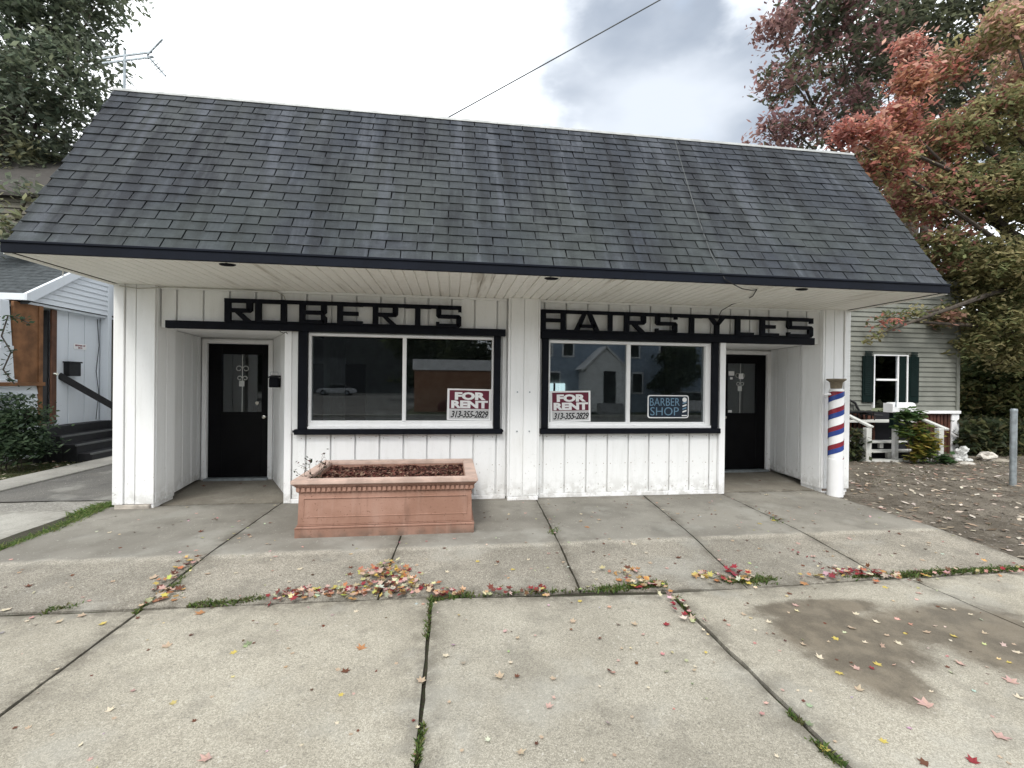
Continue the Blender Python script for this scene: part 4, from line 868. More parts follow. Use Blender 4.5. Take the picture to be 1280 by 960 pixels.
# skirt of rusty slats below the siding
x = at(1136, 540, YH).x
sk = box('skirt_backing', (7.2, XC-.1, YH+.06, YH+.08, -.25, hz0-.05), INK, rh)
while x < XC-.12: MB().box(x, x+.075, YH+.01+rnd.uniform(0, .01), YH+.035, -.2, hz0-.085).build('skirt_slat', RST, sk); x += .105
x = 8.3
while x < at(1092, 540, YH).x: MB().box(x, x+.075, YH+.01+rnd.uniform(0, .01), YH+.035, -.2, hz0-.085).build('skirt_slat', RST, sk); x += .13
box('corner_post', (XC-.17, XC+.05, YH-.02, YH+.12, -.25, hz0-.082), W2, rh, .01)
# entry steps with rails
PAINT = mk_white('worn_step_paint', (.55, .55, .52), 1.2)
es = thing('entry_steps', (9.9, 8.8, -.15), 'worn white wooden steps with two handrails in front of the grey house', 'steps')
X0s, X1s = at(1090, 575, 8.75).x, at(1172, 575, 8.75).x
zz = [.0-.045, .17, .40, .62]
for k, (yy0, zt, xr) in enumerate(((8.68, at(1130, 576, 8.68).z, X1s), (8.98, at(1110, 564, 8.98).z, X1s-.1), (9.26, at(1110, 552, 9.26).z, X1s-.1))):
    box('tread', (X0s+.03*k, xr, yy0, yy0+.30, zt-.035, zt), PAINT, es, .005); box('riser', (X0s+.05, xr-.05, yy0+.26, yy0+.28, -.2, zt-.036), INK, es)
    for xq in (X0s+.05, (X0s+xr)/2-.2+.1*k): box('riser_block', (xq, xq+.09, yy0+.04, yy0+.1, zt-.16 if k else -.15, zt-.036), PAINT, es)
zdk = .74; box('deck', (8.2, 11.2, 9.54, YH-.02, zdk-.05, zdk), PAINT, es, .005)
def rail(p0, p1, postx, posty, ztop):
    b = MB(); b.bar(p0, p1, .11, .045); b.build('hand_rail', PAINT, es, bevel=.005)
    b = MB(); b.box(postx-.065, postx+.065, posty-.05, posty+.05, -.2, ztop); b.build('rail_post', PAINT, es, bevel=.006)
P1 = at(1090, 534, 8.72); P0 = at(1060, 519, 9.25); rail(P0, P1, at(1084, 550, 8.78).x, 8.78, P1.z-.02)
Q1 = at(1184, 537, 8.55); Q0 = at(1146, 521, 9.2); rail(Q0, Q1, at(1174, 550, 8.62).x, 8.62, Q1.z+.02)
# rural mailbox on a post
wm = thing('post_mailbox', (at(1125, 540, 8.95).x, 8.95, -.15), 'white rounded mailbox on a post above the leafy plant', 'mailbox')
c = at(1125, 508, 8.95); w2 = (at(1139, 508, 8.95).x-at(1110, 508, 8.95).x)/2; b = MB(); prof = [(-.11, 0), (.11, 0), (.11, .13), (.09, .19), (.04, .22), (-.04, .22), (-.09, .19), (-.11, .13)]
b.prism([(c.x-w2, c.y+p[0], c.z-.13+p[1]) for p in prof], [(c.x+w2, c.y+p[0], c.z-.13+p[1]) for p in prof]); b.build('box_body', WHT, wm, bevel=.008)
MB().box(c.x-w2-.012, c.x-w2+.001, c.y-.115, c.y+.115, c.z-.135, c.z+.07).build('mailbox_door', WHT, wm, bevel=.004); MB().box(c.x-w2+.05, c.x-w2+.07, c.y-.13, c.y-.115, c.z, c.z+.14).build('flag', STEEL, wm)
MB().box(c.x-.22, c.x-.06, c.y-.05, c.y+.05, c.z-.5, c.z-.135).build('mount', SHUT, wm); MB().box(c.x-.16, c.x-.07, c.y-.04, c.y+.04, -.2, c.z-.5).build('post', W2, wm)
# porch chair
ch = thing('porch_chair', (at(1080, 510, 9.6).x, 9.62, zdk), 'black metal porch chair behind the left handrail of the steps', 'chair')
xA, xB = at(1062, 500, 9.6).x-.1, at(1112, 500, 9.6).x; zs_ = zdk+.22; ya, yb = 9.56, 9.82
xa = at(1074, 500, 9.6).x; t_ = at(1070, 499, 9.6).z
b = MB(); b.tube([(xa-.35, 9.84, zs_), (xa-.32, 9.86, t_-.02), (xa-.1, 9.86, t_+.01), (xa+.12, 9.83, t_-.10), (xa+.25, 9.78, t_-.40), (xa+.3, 9.74, zs_)], .028, 6)
for k in range(7): b.tube([(xa-.28+.075*k, 9.85, zs_), (xa-.26+.07*k, 9.86, t_-.02-.015*k*(k > 3))], .008, 4)
b.build('back_frame', CABLE, ch); box('seat', (xa-.35, xa+.42, 9.58, 9.84, zs_-.03, zs_), CABLE, ch, .008)
b = MB(); z3 = at(1100, 519, 9.6).z; b.tube([(xa+.25, 9.80, z3+.03), (xa+.45, 9.62, z3), (xa+.62, 9.58, z3-.01)], .026, 6); b.build('arm_rest', CABLE, ch)
for (x, y) in ((xa-.33, 9.6), (xa+.4, 9.6), (xa-.33, 9.82), (xa+.4, 9.82)): MB().tube([(x, y, zs_-.02), (x*1.0+.02, y, zdk)], .014, 6).build('leg', CABLE, ch)
# steel post
so = thing('steel_post', (9.45, 6.42, -.18), 'galvanised steel pipe post standing in the dirt at the right edge', 'post')
p0 = on(1266, 610, -.16); ztp = at(1266, 511, p0.y).z; MB().lathe([(.045, -.25), (.045, ztp-.01)], (p0.x, p0.y), 18).build('pipe', STEEL, so, smooth=True); MB().lathe([(.047, ztp-.05), (.048, ztp-.02), (.04, ztp), (.01, ztp+.004)], (p0.x, p0.y), 18).build('pipe_cap', STEEL, so, smooth=True)
def blob(name, c, r, mat, parent=None, seed=0, amp=.3, sub_=2, sc=(1, 1, 1)):
    bm = bmesh.new(); bmesh.ops.create_icosphere(bm, subdivisions=sub_, radius=1)
    for v in bm.verts:
        k = 1+amp*mnoise.noise(v.co*1.6+Vector((seed*7.1, 0, 0))); v.co = Vector((v.co.x*sc[0], v.co.y*sc[1], v.co.z*sc[2]))*k*r
    me = bpy.data.meshes.new(name); bm.to_mesh(me); bm.free(); me.materials.append(mat); o = obj(name, me, parent); off = Vector((0, 0, 0)); p = parent
    while p is not None: off += p.location; p = p.parent
    o.location = Vector(c)-off; return o
PALE = simple('pale_stone', (.50, .47, .42), .9, .3, 12, .6); OLDW = simple('weathered_white', (.52, .52, .50), .8, .45, 16, .5)
p = at(1234, 571, 8.9); rk = tag(blob('pale_rock', (p.x, 8.9, p.z), .2, PALE, None, 2, .5, 3, (1, .7, .62)), 'pale lumpy rock near the trees at the right', 'rock')
p = at(1222, 578, 8.3)
tag(blob('flat_stone', on(1208, 580, -.14), .16, PALE, None, 5, .4, 2, (1.3, .8, .3)), 'flat pale stone in front of the garden ornament', 'rock'); tag(blob('flat_stone', on(1252, 577, -.14), .17, simple('dull_stone', (.3, .27, .22), .9), None, 8, .4, 2, (1.2, .8, .4)), 'dull brown stone right of the pale rock', 'rock')
p = at(1200, 572, 9.0); go = thing('garden_ornament', (p.x, 9.0, -.2), 'small weathered white garden ornament at the corner post of the grey house', 'ornament')
blob('body', (p.x, 9.0, p.z+.05), .14, OLDW, go, 1, .5, 3, (.9, .7, 1.1)); blob('head', (p.x+.05, 8.96, p.z+.2), .075, OLDW, go, 3, .4, 2); blob('paw', (p.x+.14, 8.95, p.z-.06), .09, OLDW, go, 4, .4, 2, (1.2, .8, .6)); blob('paw', (p.x-.10, 8.95, p.z-.05), .09, OLDW, go, 6, .4, 2, (1.1, .8, .6)); blob('ear', (p.x-.10, 8.98, p.z+.16), .06, OLDW, go, 7, .4, 2)
MB().tube([(p.x-.1, 8.95, p.z), (p.x+.02, 8.9, p.z+.12), (p.x+.14, 8.93, p.z+.21)], .02, 6).build('arm', OLDW, go)

# ================================================================== VEGETATION
def limbs(b, base, hubs, r0, rng, twigs=True):
    for h in hubs:
        h = Vector(h); mid = base.lerp(h, .5)+Vector((rng.uniform(-.3, .3), rng.uniform(-.3, .3), rng.uniform(-.1, .4)))
        b.tube([base, base.lerp(mid, .5), mid, mid.lerp(h, .5), h], [r0, r0*.75, r0*.5, r0*.32, r0*.12], 7)
def tree(name, base, top, hubs, leaf_size, cols, n, label, cat='tree', r0=.2, seed=1, group=None, flat=1., tilt=1., trunk_pts=None, cluster=40, spread=.30):
    """hubs: (x, y, z, radius, colour weights index list, share)"""
    rng = random.Random(seed); g_ = np.random.default_rng(seed); t = thing(name, base, label, cat, group)
    b = MB(); base = Vector(base); top = Vector(top)
    b.tube([base-Vector((0, 0, .2)), base.lerp(top, .3)+Vector((.05, 0, 0)), base.lerp(top, .7), top], [r0*1.25, r0, r0*.85, r0*.7], 10)
    limbs(b, base.lerp(top, .55), [h[:3] for h in hubs[::2]], r0*.4, rng); limbs(b, top, [h[:3] for h in hubs[1::2]], r0*.45, rng)
    P = []; CI = []
    wsum = sum(h[5]*h[3]**2 for h in hubs)
    for h in hubs:
        c = np.array(h[:3]); rad = h[3]; m = int(n*h[5]*rad**2/wsum/cluster)+1
        for _ in range(m):
            d = g_.normal(size=3); d /= np.linalg.norm(d); rr = rad*(.25+.75*g_.random()**.5); cc = c+d*rr*np.array([1, 1, .82*flat])
            if rng.random() < .3: b.tube([c+d*rr*.35, Vector(cc)], [.012, .005], 4, caps=False)
            k = g_.integers(cluster//2, cluster*3//2); q = cc+g_.normal(size=(k, 3))*np.array([1, 1, .6])*spread*(.6+.6*g_.random()); P.append(q)
            ci = rng.choice(h[4]); CI.append(np.where(g_.random(k) < .75, ci, np.array([rng.choice(h[4]) for _ in range(k)])))
    b.build('trunk', BARK, t, smooth=True)
    leafmesh('crown', LEAFM, np.vstack(P), leaf_size, cols, g_, tilt, t, np.concatenate(CI), jitter=.4)
    return t
GREENS = [(.14, .165, .115), (.17, .195, .13), (.10, .125, .09), (.22, .22, .13), (.15, .17, .13)]
def H(px, py, Y, r, ci, w=1.): p = at(px, py, Y); return (p.x, p.y, p.z, r, ci, w)
# left maple over the left house
hubs = [H(20, 30, 15, 1.5, [0, 1, 2]), H(75, 20, 15.5, 1.35, [0, 2, 4]), H(118, 8, 15, .8, [0, 1]), H(50, 100, 14.5, 1.5, [0, 1, 2]), H(110, 75, 15, .95, [0, 1, 4], .9), H(30, 160, 14.5, 1.4, [1, 2, 4]), H(85, 145, 15, 1.0, [0, 1, 2]), H(35, 215, 14.8, 1.3, [1, 3, 4]), H(72, 200, 15, .75, [0, 1, 3], .7), H(8, 250, 15, 1.2, [3, 1, 4], .9), H(50, 255, 15.6, .6, [3, 4, 1], .6), H(15, 292, 11.0, .5, [3, 1, 4], 1.), H(38, 240, 11.4, .35, [3, 1, 4], .8), H(-60, 60, 15, 2.2, [0, 1, 2], .6), H(-70, 180, 15, 2.2, [0, 1, 2], .6), H(30, -40, 15, 2.0, [0, 1], .6), H(100, -50, 15, 1.6, [0, 1], .6)]
tree('maple_tree', (-14.3, 14.6, -.2), (-13.6, 14.8, 6), hubs, .115, GREENS, 27000, 'tall dark green maple rising behind the left house', r0=.35, seed=11, spread=.22, cluster=26)
# right background tree with purple tinted leaves
PUR = [(.28, .16, .16), (.33, .20, .18), (.10, .11, .075), (.12, .13, .08), (.20, .12, .11)]
hubs = [H(975, 40, 14, .85, [0, 1, 4], .8), H(990, 100, 14, 1.0, [0, 1, 4, 3]), H(960, 160, 14, .6, [0, 1, 4], .7), H(1000, 170, 14, .95, [0, 4, 1, 3]), H(1050, 60, 14, 1.8, [2, 3, 0]), H(1050, 150, 14, 1.3, [0, 2, 3, 4]), H(1020, 10, 14, 1.4, [2, 3, 0]), H(1110, 30, 14.5, 2.1, [2, 3]), H(1110, 120, 15, 1.9, [2, 3, 4]), H(1190, 40, 14.5, 2.2, [2, 3]), H(1180, 150, 15, 2.0, [2, 3]), H(1260, 60, 15, 2.4, [2, 3]), H(1260, 180, 15, 2.2, [2, 3]), H(1030, -60, 14, 2.0, [0, 2], .6), H(1200, -80, 14, 3.0, [2, 3], .6), H(1100, 210, 15, 1.6, [2, 3, 4])]
tree('purple_maple_tree', (17.5, 14.6, -.3), (16.8, 14.6, 6), hubs, .125, PUR, 46000, 'tall maple with purple tinged leaves, highest tree at the upper right', r0=.4, seed=5, spread=.24, cluster=30)
# nearer maple turning red and orange
ORG = [(.48, .20, .16), (.50, .28, .17), (.33, .155, .13), (.27, .25, .12), (.19, .21, .10), (.40, .36, .19), (.54, .33, .26), (.17, .20, .09)]
hubs = [H(1135, 60, 9.5, .28, [0, 6], 1.3), H(1140, 100, 9.5, .38, [0, 6, 1], 1.2), H(1125, 150, 9.5, .5, [0, 1, 2]), H(1080, 165, 9.3, .42, [0, 1, 6]), H(1055, 165, 9.3, .26, [0, 2], 1.), H(1100, 205, 9.5, .7, [0, 1, 2, 3, 5]), H(1170, 180, 9.8, .8, [2, 0, 3, 4, 5]), H(1190, 85, 10, .6, [6, 0, 3], .8), H(1150, 250, 9.8, .85, [0, 2, 3, 5]), H(1200, 240, 9.8, .95, [3, 5, 2, 4]), H(1262, 30, 9.3, .7, [6, 3, 5], .8), H(1250, 150, 9.4, .9, [3, 5, 2, 4]), H(1270, 240, 9.2, 1.1, [4, 3, 5, 5]), H(1170, 310, 9.8, .7, [3, 2, 4, 5], .9), H(1222, 330, 9.6, .95, [4, 3, 5]), H(1275, 340, 9.2, 1.0, [4, 5, 3]), H(1210, 385, 9.8, .6, [4, 3, 5, 5], .8), H(1260, 405, 9.3, .75, [5, 4, 3]), H(1175, 395, 9.7, .33, [4, 5, 6], .7), H(1135, 395, 9.5, .26, [4, 5, 3], .5), H(1105, 400, 9.4, .20, [6, 0, 4], .4), H(1088, 421, 9.3, .15, [3, 4], .5), H(1350, 200, 9.3, 1.8, [4, 7, 3], .6), H(1350, 380, 9.3, 1.4, [4, 7, 3], .6), H(1350, 60, 9.3, 1.6, [6, 3], .6), H(1180, 360, 10.2, .5, [5, 4]), H(1225, 430, 9.6, .5, [4, 3, 5], .9), H(1270, 450, 9.3, .5, [4, 3, 5], .8)]
tree('red_maple_tree', (17.2, 9.6, -.3), (16.3, 9.6, 4.5), hubs, .082, ORG, 74000, 'maple turning red and orange whose branches hang over the right end of the roof', r0=.28, seed=8, spread=.15, cluster=28)
# dark woods edge at the right
DK = [(.045, .06, .032), (.065, .08, .04), (.09, .105, .045), (.05, .068, .035), (.15, .15, .07)]
for i, (px, py, Y, r_, sd_) in enumerate(((1225, 500, 14, 2.4, 21), (1285, 470, 12.5, 2.3, 22), (1345, 470, 11.5, 2.2, 23), (1215, 400, 17, 3.2, 24), (1290, 380, 16, 3.4, 26))):
    c = at(px, py, Y); hb = []
    rg = random.Random(sd_)
    for k in range(12): a = rg.random()*6.28; hb.append((c.x+math.cos(a)*r_*rg.uniform(.2, .6), c.y+math.sin(a)*r_*rg.uniform(.2, .5), max(.5, rg.uniform(.4, c.z+r_*.6)), r_*rg.uniform(.35, .5), [0, 1, 2, 3] if rg.random() < .75 else [1, 2, 4], 1.))
    lab = ['dark green bushy tree just right of the grey house corner', 'dark green tree behind the steel post', 'dark green tree at the far right beyond the frame edge', 'taller dark tree rising behind the grey house corner', 'tallest dark tree behind the steel post, its top above the red branches'][i]
    tree('dense_tree', (c.x, c.y, -.3), (c.x+.2, c.y, 1.6), hb, .12, DK, 24000, lab, r0=.12, seed=sd_, spread=.3)
for i, (px, py, Y, r_) in enumerate(((1225, 455, 12.2, 1.1), (1275, 440, 11.4, 1.2), (1215, 500, 11.8, .8), (1262, 505, 11.0, .8))):
    c = at(px, py, Y); hb = [(c.x, c.y, c.z, r_*.8, [1, 2, 4], 1.), (c.x-r_*.4, c.y, c.z-.5, r_*.7, [1, 2, 3], 1.), (c.x+r_*.5, c.y-.2, c.z+.3, r_*.6, [2, 4, 1], 1.), (c.x, c.y, max(.2, c.z-1.0), r_*.7, [0, 1, 2], 1.)]
    tree('bushy_shrub', (c.x, c.y, -.3), (c.x, c.y, max(.5, c.z-.4)), hb, .10, [(.09, .12, .055), (.13, .16, .07), (.18, .19, .08), (.10, .13, .06), (.30, .26, .12)], 5200, ['mid green shrub with yellowing leaves right of the grey house corner', 'mid green shrub below the lowest red branches behind the steel post', 'low green shrub beside the corner post of the grey house', 'low green shrub directly left of the steel post'][i], 'shrub', r0=.06, seed=90+i, spread=.2)
# undergrowth between trunks
ug = chips('undergrowth', LEAFM, 14000, lambda u, v: 12.6+u*9, lambda u, v: 9.4+v*v*5, lambda x, y: -.16, .12, DK+[(.05, .045, .02)], None, 77, 1.2, .9)
tag(ug, 'low dark undergrowth and brambles along the edge of the woods', 'undergrowth', kind='stuff')
# leafy plant over the steps (big heart leaves turning yellow)
lp = thing('leafy_plant', (at(1150, 575, 8.5).x, 8.45, -.15), 'bushy plant with large green and yellow leaves growing over the right half of the steps', 'plant')
g_ = np.random.default_rng(9); P = []; CI = []
for (px, py, r_, w, cs_) in ((1131, 520, .15, 60, [0, 1]), (1145, 521, .15, 60, [0, 1]), (1130, 538, .16, 70, [0, 1, 2]), (1148, 542, .20, 100, [0, 2, 3]), (1163, 552, .18, 90, [2, 3, 4]), (1147, 560, .17, 80, [3, 4, 2]), (1160, 568, .17, 70, [0, 2]), (1182, 575, .13, 50, [0]), (1142, 572, .10, 30, [4, 2])):
    c = np.array(at(px, py, 8.52)); w = int(w*2.2); q = c+g_.normal(size=(w, 3))*r_*np.array([.6, .4, .55]); P.append(q); CI.append(g_.choice(cs_, w))
leafmesh('foliage', LEAFM, np.vstack(P), .115, [(.07, .13, .05), (.11, .17, .06), (.17, .21, .05), (.30, .27, .06), (.38, .30, .08)], g_, .45, lp, np.concatenate(CI), elong=1.25)
b = MB()
for k in range(9): x = lp.location.x+rnd.uniform(-.35, .35); b.tube([(x, 8.5, -.15), (x+rnd.uniform(-.1, .1), 8.5, .5)], .007, 4)
b.build('stems', BARK, lp)
# dark bush in front of the deck, left of steps
c = at(1068, 558, 8.9)
bu = thing('dark_bush', (c.x, 8.9, -.15), 'dark low bush between the right pilaster and the steps', 'bush')
P = np.array([c])+g_.normal(size=(700, 3))*np.array([.12, .1, .20]); P[:, 2] = np.clip(P[:, 2], -.12, .6); leafmesh('foliage', LEAFM, P, .07, DK+[(.12, .13, .11)], g_, 1, bu)
b = MB()
for k in range(7): b.tube([(c.x+rnd.uniform(-.2, .2), 8.9, -.15), (c.x+rnd.uniform(-.3, .3), 8.9+rnd.uniform(-.1, .1), .5)], .008, 4)
b.build('stems', BARK, bu)
# shrub and vine at the left house
c = at(22, 535, 9.4); sb = thing('left_shrub', (c.x, 9.2, -.13), 'dense dark green vine covered shrub in front of the left porch', 'shrub')
P = []
for (px, py, Y, rx, rz, w) in ((10, 560, 9.0, .36, .20, 1100), (28, 550, 9.2, .30, .24, 1100), (12, 525, 9.2, .28, .24, 900), (36, 520, 9.3, .14, .2, 360), (2, 540, 9.1, .36, .28, 900), (42, 560, 9.2, .16, .13, 300), (8, 500, 9.2, .2, .12, 260)):
    q = np.array([at(px, py, Y)])+g_.normal(size=(w, 3))*np.array([rx*.6, .22, rz*.6]); P.append(q)
P = np.vstack(P); P = P[P[:, 2] > -.12]; leafmesh('foliage', LEAFM, P, .055, [(.045, .075, .04), (.07, .105, .055), (.09, .13, .075), (.035, .055, .035)], g_, 1, sb)
b = MB()
for k in range(10): b.tube([(c.x+rnd.uniform(-.4, .4), 9.2, -.14), (c.x+rnd.uniform(-.4, .4), 9.25, 1.0)], .01, 4)
b.build('stems', BARK, sb)
vn = thing('climbing_vine', (at(5, 420, 9.1).x, 9.15, .9), 'climbing vine winding up the white column of the left porch', 'vine')
vp = [at(18, 480, 9.1), at(4, 462, 9.1), at(14, 440, 9.1), at(2, 420, 9.1), at(10, 395, 9.1), at(22, 397, 9.1), at(36, 404, 9.1)]
MB().tube(vp, .012, 5).build('stems', BARK, vn); P = []
for a, b_ in zip(vp[:-1], vp[1:]):
    for k in range(16): P.append(np.array(a.lerp(b_, rnd.random()))+np.array([rnd.gauss(0, .05), rnd.gauss(0, .03), rnd.gauss(0, .05)]))
leafmesh('foliage', LEAFM, np.array(P), .06, [(.03, .05, .03), (.05, .08, .045)], g_, 1, vn)

# ================================================================== weeds, grass, litter
def blades(name, pts, h, cols, label, seed, cat='weeds', wid=.006, lean=.6):
    g_ = np.random.default_rng(seed); n = len(pts); P = np.array(pts, float); a = g_.random(n)*6.283; hh = h*(.4+.9*g_.random(n))
    if np.ndim(h): hh = np.array(h)*(.5+.8*g_.random(n))
    w = np.stack([np.cos(a), np.sin(a), 0*a], 1)*wid; ln = g_.random(n)*6.283; d = np.stack([np.cos(ln)*lean, np.sin(ln)*lean, np.ones(n)], 1)*hh[:, None]*g_.uniform(.5, 1, (n, 1))
    mid = P+d*.55; tip = P+d*np.array([1.15, 1.15, .85]); V = np.empty((n*5, 3)); V[0::5] = P-w; V[1::5] = P+w; V[2::5] = mid+w*.8; V[3::5] = mid-w*.8; V[4::5] = tip
    me = bpy.data.meshes.new(name); i = np.arange(n)*5
    faces = [(k, k+1, k+2, k+3) for k in i.tolist()]+[(k+3, k+2, k+4) for k in i.tolist()]
    me.from_pydata(V.tolist(), [], faces); C_ = np.array(cols)[g_.integers(0, len(cols), n)]*(1+.3*(g_.random((n, 1))-.5)*2)
    cc = np.concatenate([np.repeat(C_, 4, 0), np.repeat(C_, 3, 0)]); buf = np.ones((len(cc), 4), np.float32); buf[:, :3] = cc
    at_ = me.color_attributes.new('Col', 'FLOAT_COLOR', 'CORNER'); at_.data.foreach_set('color', buf.ravel()); me.materials.append(LEAFM)
    return tag(obj(name, me), label, cat, kind='stuff')
GR = [(.10, .165, .045), (.15, .22, .06), (.07, .12, .035), (.20, .22, .08)]
pts = []
def along(px0_, py0_, px1_, py1_, z, n, wy=.03, z2_=None):
    a = on(px0_, py0_, z); b_ = on(px1_, py1_, z if z2_ is None else z2_)
    for _ in range(n):
        t = rnd.random(); p = a.lerp(b_, t); pts.append((p.x+rnd.gauss(0, wy), p.y+rnd.gauss(0, wy), p.z-.012))
# cross joint: tufts where the photograph shows them
for (x0, y0, x1, y1, n_, wy) in ((200, 752, 235, 742, 40, .015), (236, 757, 285, 753, 240, .02), (60, 763, 95, 758, 120, .02), (290, 753, 330, 748, 200, .02), (535, 750, 590, 742, 160, .02), (745, 737, 790, 733, 300, .025), (790, 733, 830, 730, 330, .025), (905, 727, 965, 722, 330, .03), (935, 728, 960, 725, 150, .03), (1060, 722, 1120, 718, 120, .015), (1120, 719, 1200, 713, 520, .022), (1190, 714, 1280, 710, 420, .022), (600, 743, 740, 737, 90, .012), (1300, 709, 1400, 700, 300, .03)):
    along(x0, y0, x1, y1, -.115, n_, wy)
along(532, 800, 538, 752, -.12, 140, .008); along(520, 955, 530, 905, -.12, 90, .008); along(1015, 925, 1050, 955, -.12, 120, .010); along(985, 890, 1000, 905, -.12, 40, .008); along(845, 745, 870, 778, -.12, 60, .008); along(188, 752, 168, 767, -.12, 60, .01); along(215, 735, 250, 700, -.09, 140, .014); along(695, 668, 700, 655, -.07, 90, .02); along(690, 668, 696, 660, -.06, 60, .025); along(963, 648, 975, 655, -.06, 50, .02)
blades('joint_weeds', pts+pts, .042, GR+[(.10, .09, .04)], 'low weeds and moss growing in the joints of the pavement', 31)
pts = []
along(0, 690, 60, 668, -.09, 520, .022); along(60, 668, 125, 640, -.08, 900, .035); along(100, 645, 135, 632, -.08, 900, .06); along(120, 640, 138, 632, -.08, 420, .05)
blades('grass_verge', pts+pts, .085, GR, 'tuft of bright green grass at the foot of the left pilaster', 32, 'grass', .006, .8)
for o in [bpy.data.objects['grass_verge']]: o['label'] = 'strip of bright green grass leading to the foot of the left pilaster'
pts = [(rnd.uniform(-12, -7.1), rnd.uniform(7.0, 9.3)**1, -.14) for _ in range(6000)]+[(rnd.uniform(-7.95, -7.1), rnd.uniform(9.0, 12), -.14) for _ in range(1800)]
blades('yard_grass', pts, .06, [(.06, .085, .03), (.10, .11, .045), (.13, .12, .06)], 'rough lawn between the drive edging and the left house', 33, 'grass', .007)
pts = []
for _ in range(5200):
    x, y = rnd.uniform(6.4, 14), rnd.uniform(3.3, 9.2); f = mnoise.noise(Vector((x*.7, y*1.4, 4)))
    if f > .12: pts.append((x, y, dz_(x, y)-.01))
for _ in range(1800): x, y = rnd.uniform(11.5, 20), rnd.uniform(8.3, 11.5); pts.append((x, y, dz_(x, y)))
blades('dirt_grass', pts, .05, [(.06, .08, .03), (.10, .10, .045), (.13, .11, .07)], 'thin grass scattered over the dirt lot at the right', 34, 'grass', .006, .9)
# litter of small leaves on the dirt lot
TAN = [(.42, .36, .28), (.55, .49, .40), (.30, .23, .16), (.34, .22, .17), (.18, .13, .09), (.50, .43, .37), (.12, .085, .06)]
lt = chips('leaf_litter', FALL, 2300, lambda u, v: 5.62+u*9, lambda u, v: 3.7+v*5.6, lambda x, y: dz_(x, y)+.03*mnoise.noise(Vector((x*1.1+3, y*1.1, 3)))+.006, .055, TAN, None, 51, .25, .02)
tag(lt, 'scattered small fallen leaves covering the dirt lot', 'leaf litter', kind='stuff')
lt = chips('soil_crumbs', FALL, 12000, lambda u, v: 5.55+u*8, lambda u, v: 3.6+v*6, lambda x, y: dz_(x, y)+.03*mnoise.noise(Vector((x*1.1+3, y*1.1, 3)))+.004, .016, [(.11, .095, .078), (.16, .14, .12), (.08, .068, .055), (.20, .18, .155)], None, 52, .4, .015)
tag(lt, 'small stones and crumbs of soil on the dirt lot', 'gravel', kind='stuff')
lt = chips('yard_litter', FALL, 500, lambda u, v: -11+u*4.2, lambda u, v: 7.2+v*3.5, lambda x, y: -.11, .045, TAN, None, 53, .3, .02); tag(lt, 'a few fallen leaves on the lawn by the left house', 'leaf litter', kind='stuff')

# ------------------------------------------------ maple leaves, one object each
def leaf_mesh(seed, col):
    rg = random.Random(seed); lobes = [(0, 1.0), (20, .52), (52, .86), (78, .42), (112, .62), (150, .30), (180, .22)]
    full = [(a, r) for a, r in lobes]+[(360-a, r*rg.uniform(.85, 1.1)) for a, r in lobes[-2:0:-1]]
    cu = rg.uniform(.1, 1.0); tw_ = rg.uniform(-.3, .3); vs = [(0, 0, .012)]; 
    for a, r in full:
        r *= .5*rg.uniform(.88, 1.08); x, y = r*math.sin(R(a)), r*math.cos(R(a)); vs.append((x, y, .012+cu*(x*x*1.2+y*y*.7)+tw_*x*y))
    nn = len(full); fs = [(0, 1+(i+1) % nn, 1+i) for i in range(nn)]
    o = len(vs); vs += [(-.012, -.1, .012), (.012, -.1, .012), (.05*rg.uniform(-1, 1), -.42, .03)]; fs.append((o, o+1, o+2))
    me = bpy.data.meshes.new('fallen_leaf'); me.from_pydata(vs, [], fs); a_ = me.color_attributes.new('Col', 'FLOAT_COLOR', 'CORNER'); buf = np.ones((len(me.loops), 4), np.float32)
    for i, l_ in enumerate(me.loops):
        v = me.vertices[l_.vertex_index].co; d = min(1, v.length*2); k = 1+.22*(d-.5)*rg.uniform(.4, 1.4); buf[i, :3] = [min(.9, c*k*rg.uniform(.93, 1.07)) for c in col]
    a_.data.foreach_set('color', buf.ravel()); me.materials.append(FALL); return me
LC = {'pale tan': (.40, .31, .22), 'pink': (.44, .29, .25), 'yellow': (.48, .38, .10), 'red': (.22, .03, .035), 'brown': (.12, .05, .03), 'orange': (.36, .18, .08), 'grey green': (.16, .19, .11), 'cream': (.55, .48, .36)}
LM = {k: [leaf_mesh(hash(k) % 97*0+i*7+len(k)*13+1, c) for i in range(4)] for k, c in LC.items()}
def gzz(x, y):
    if x > 5.56 and y > 3.5: return dz_(x, y)+.03*mnoise.noise(Vector((x*1.1+3, y*1.1, 3)))+.01
    if y > 3.56: return (z2(x, y) if y < 6.24 else -.045+.03*(y-6.2)/1.4)
    return -.12+.0015*(x+y)+.003
def region(x, y, px, py):
    if y > 6.3: return 'in the left entry' if x < 0 else 'in the right entry'
    if x > 5.56 and y > 3.5: return 'on the dirt lot at the right'
    if y > 3.56: names = ['on the upper slab left of the planter', 'on the upper slab left of the planter', 'on the upper slab in front of the planter', 'on the upper slab before the centre column', 'on the upper slab below the right window', 'on the upper slab below the right window', 'on the upper slab before the barber pole']; J = [-4, -2.2, -1.5, .3, 1.1, 2.45, 3.8]
    else: names = ['on the front slab at the left edge', 'on the left front slab', 'on the middle front slab', 'on the stained front slab', 'on the front slab at the right edge']; J = [-4.25, -2.19, -.13, 1.745, 3.965]
    k = max([i for i, j in enumerate(J) if x >= j] or [0]); return names[min(k, len(names)-1)]
nleaf = 0
def leaf(px, py, kind, wpx):
    global nleaf
    p = on(px, py, -.11)
    for _ in range(3): p = on(px, py, gzz(p.x, p.y))
    put(p.x, p.y, kind, max(.03, wpx*p.y/F_), px, py)
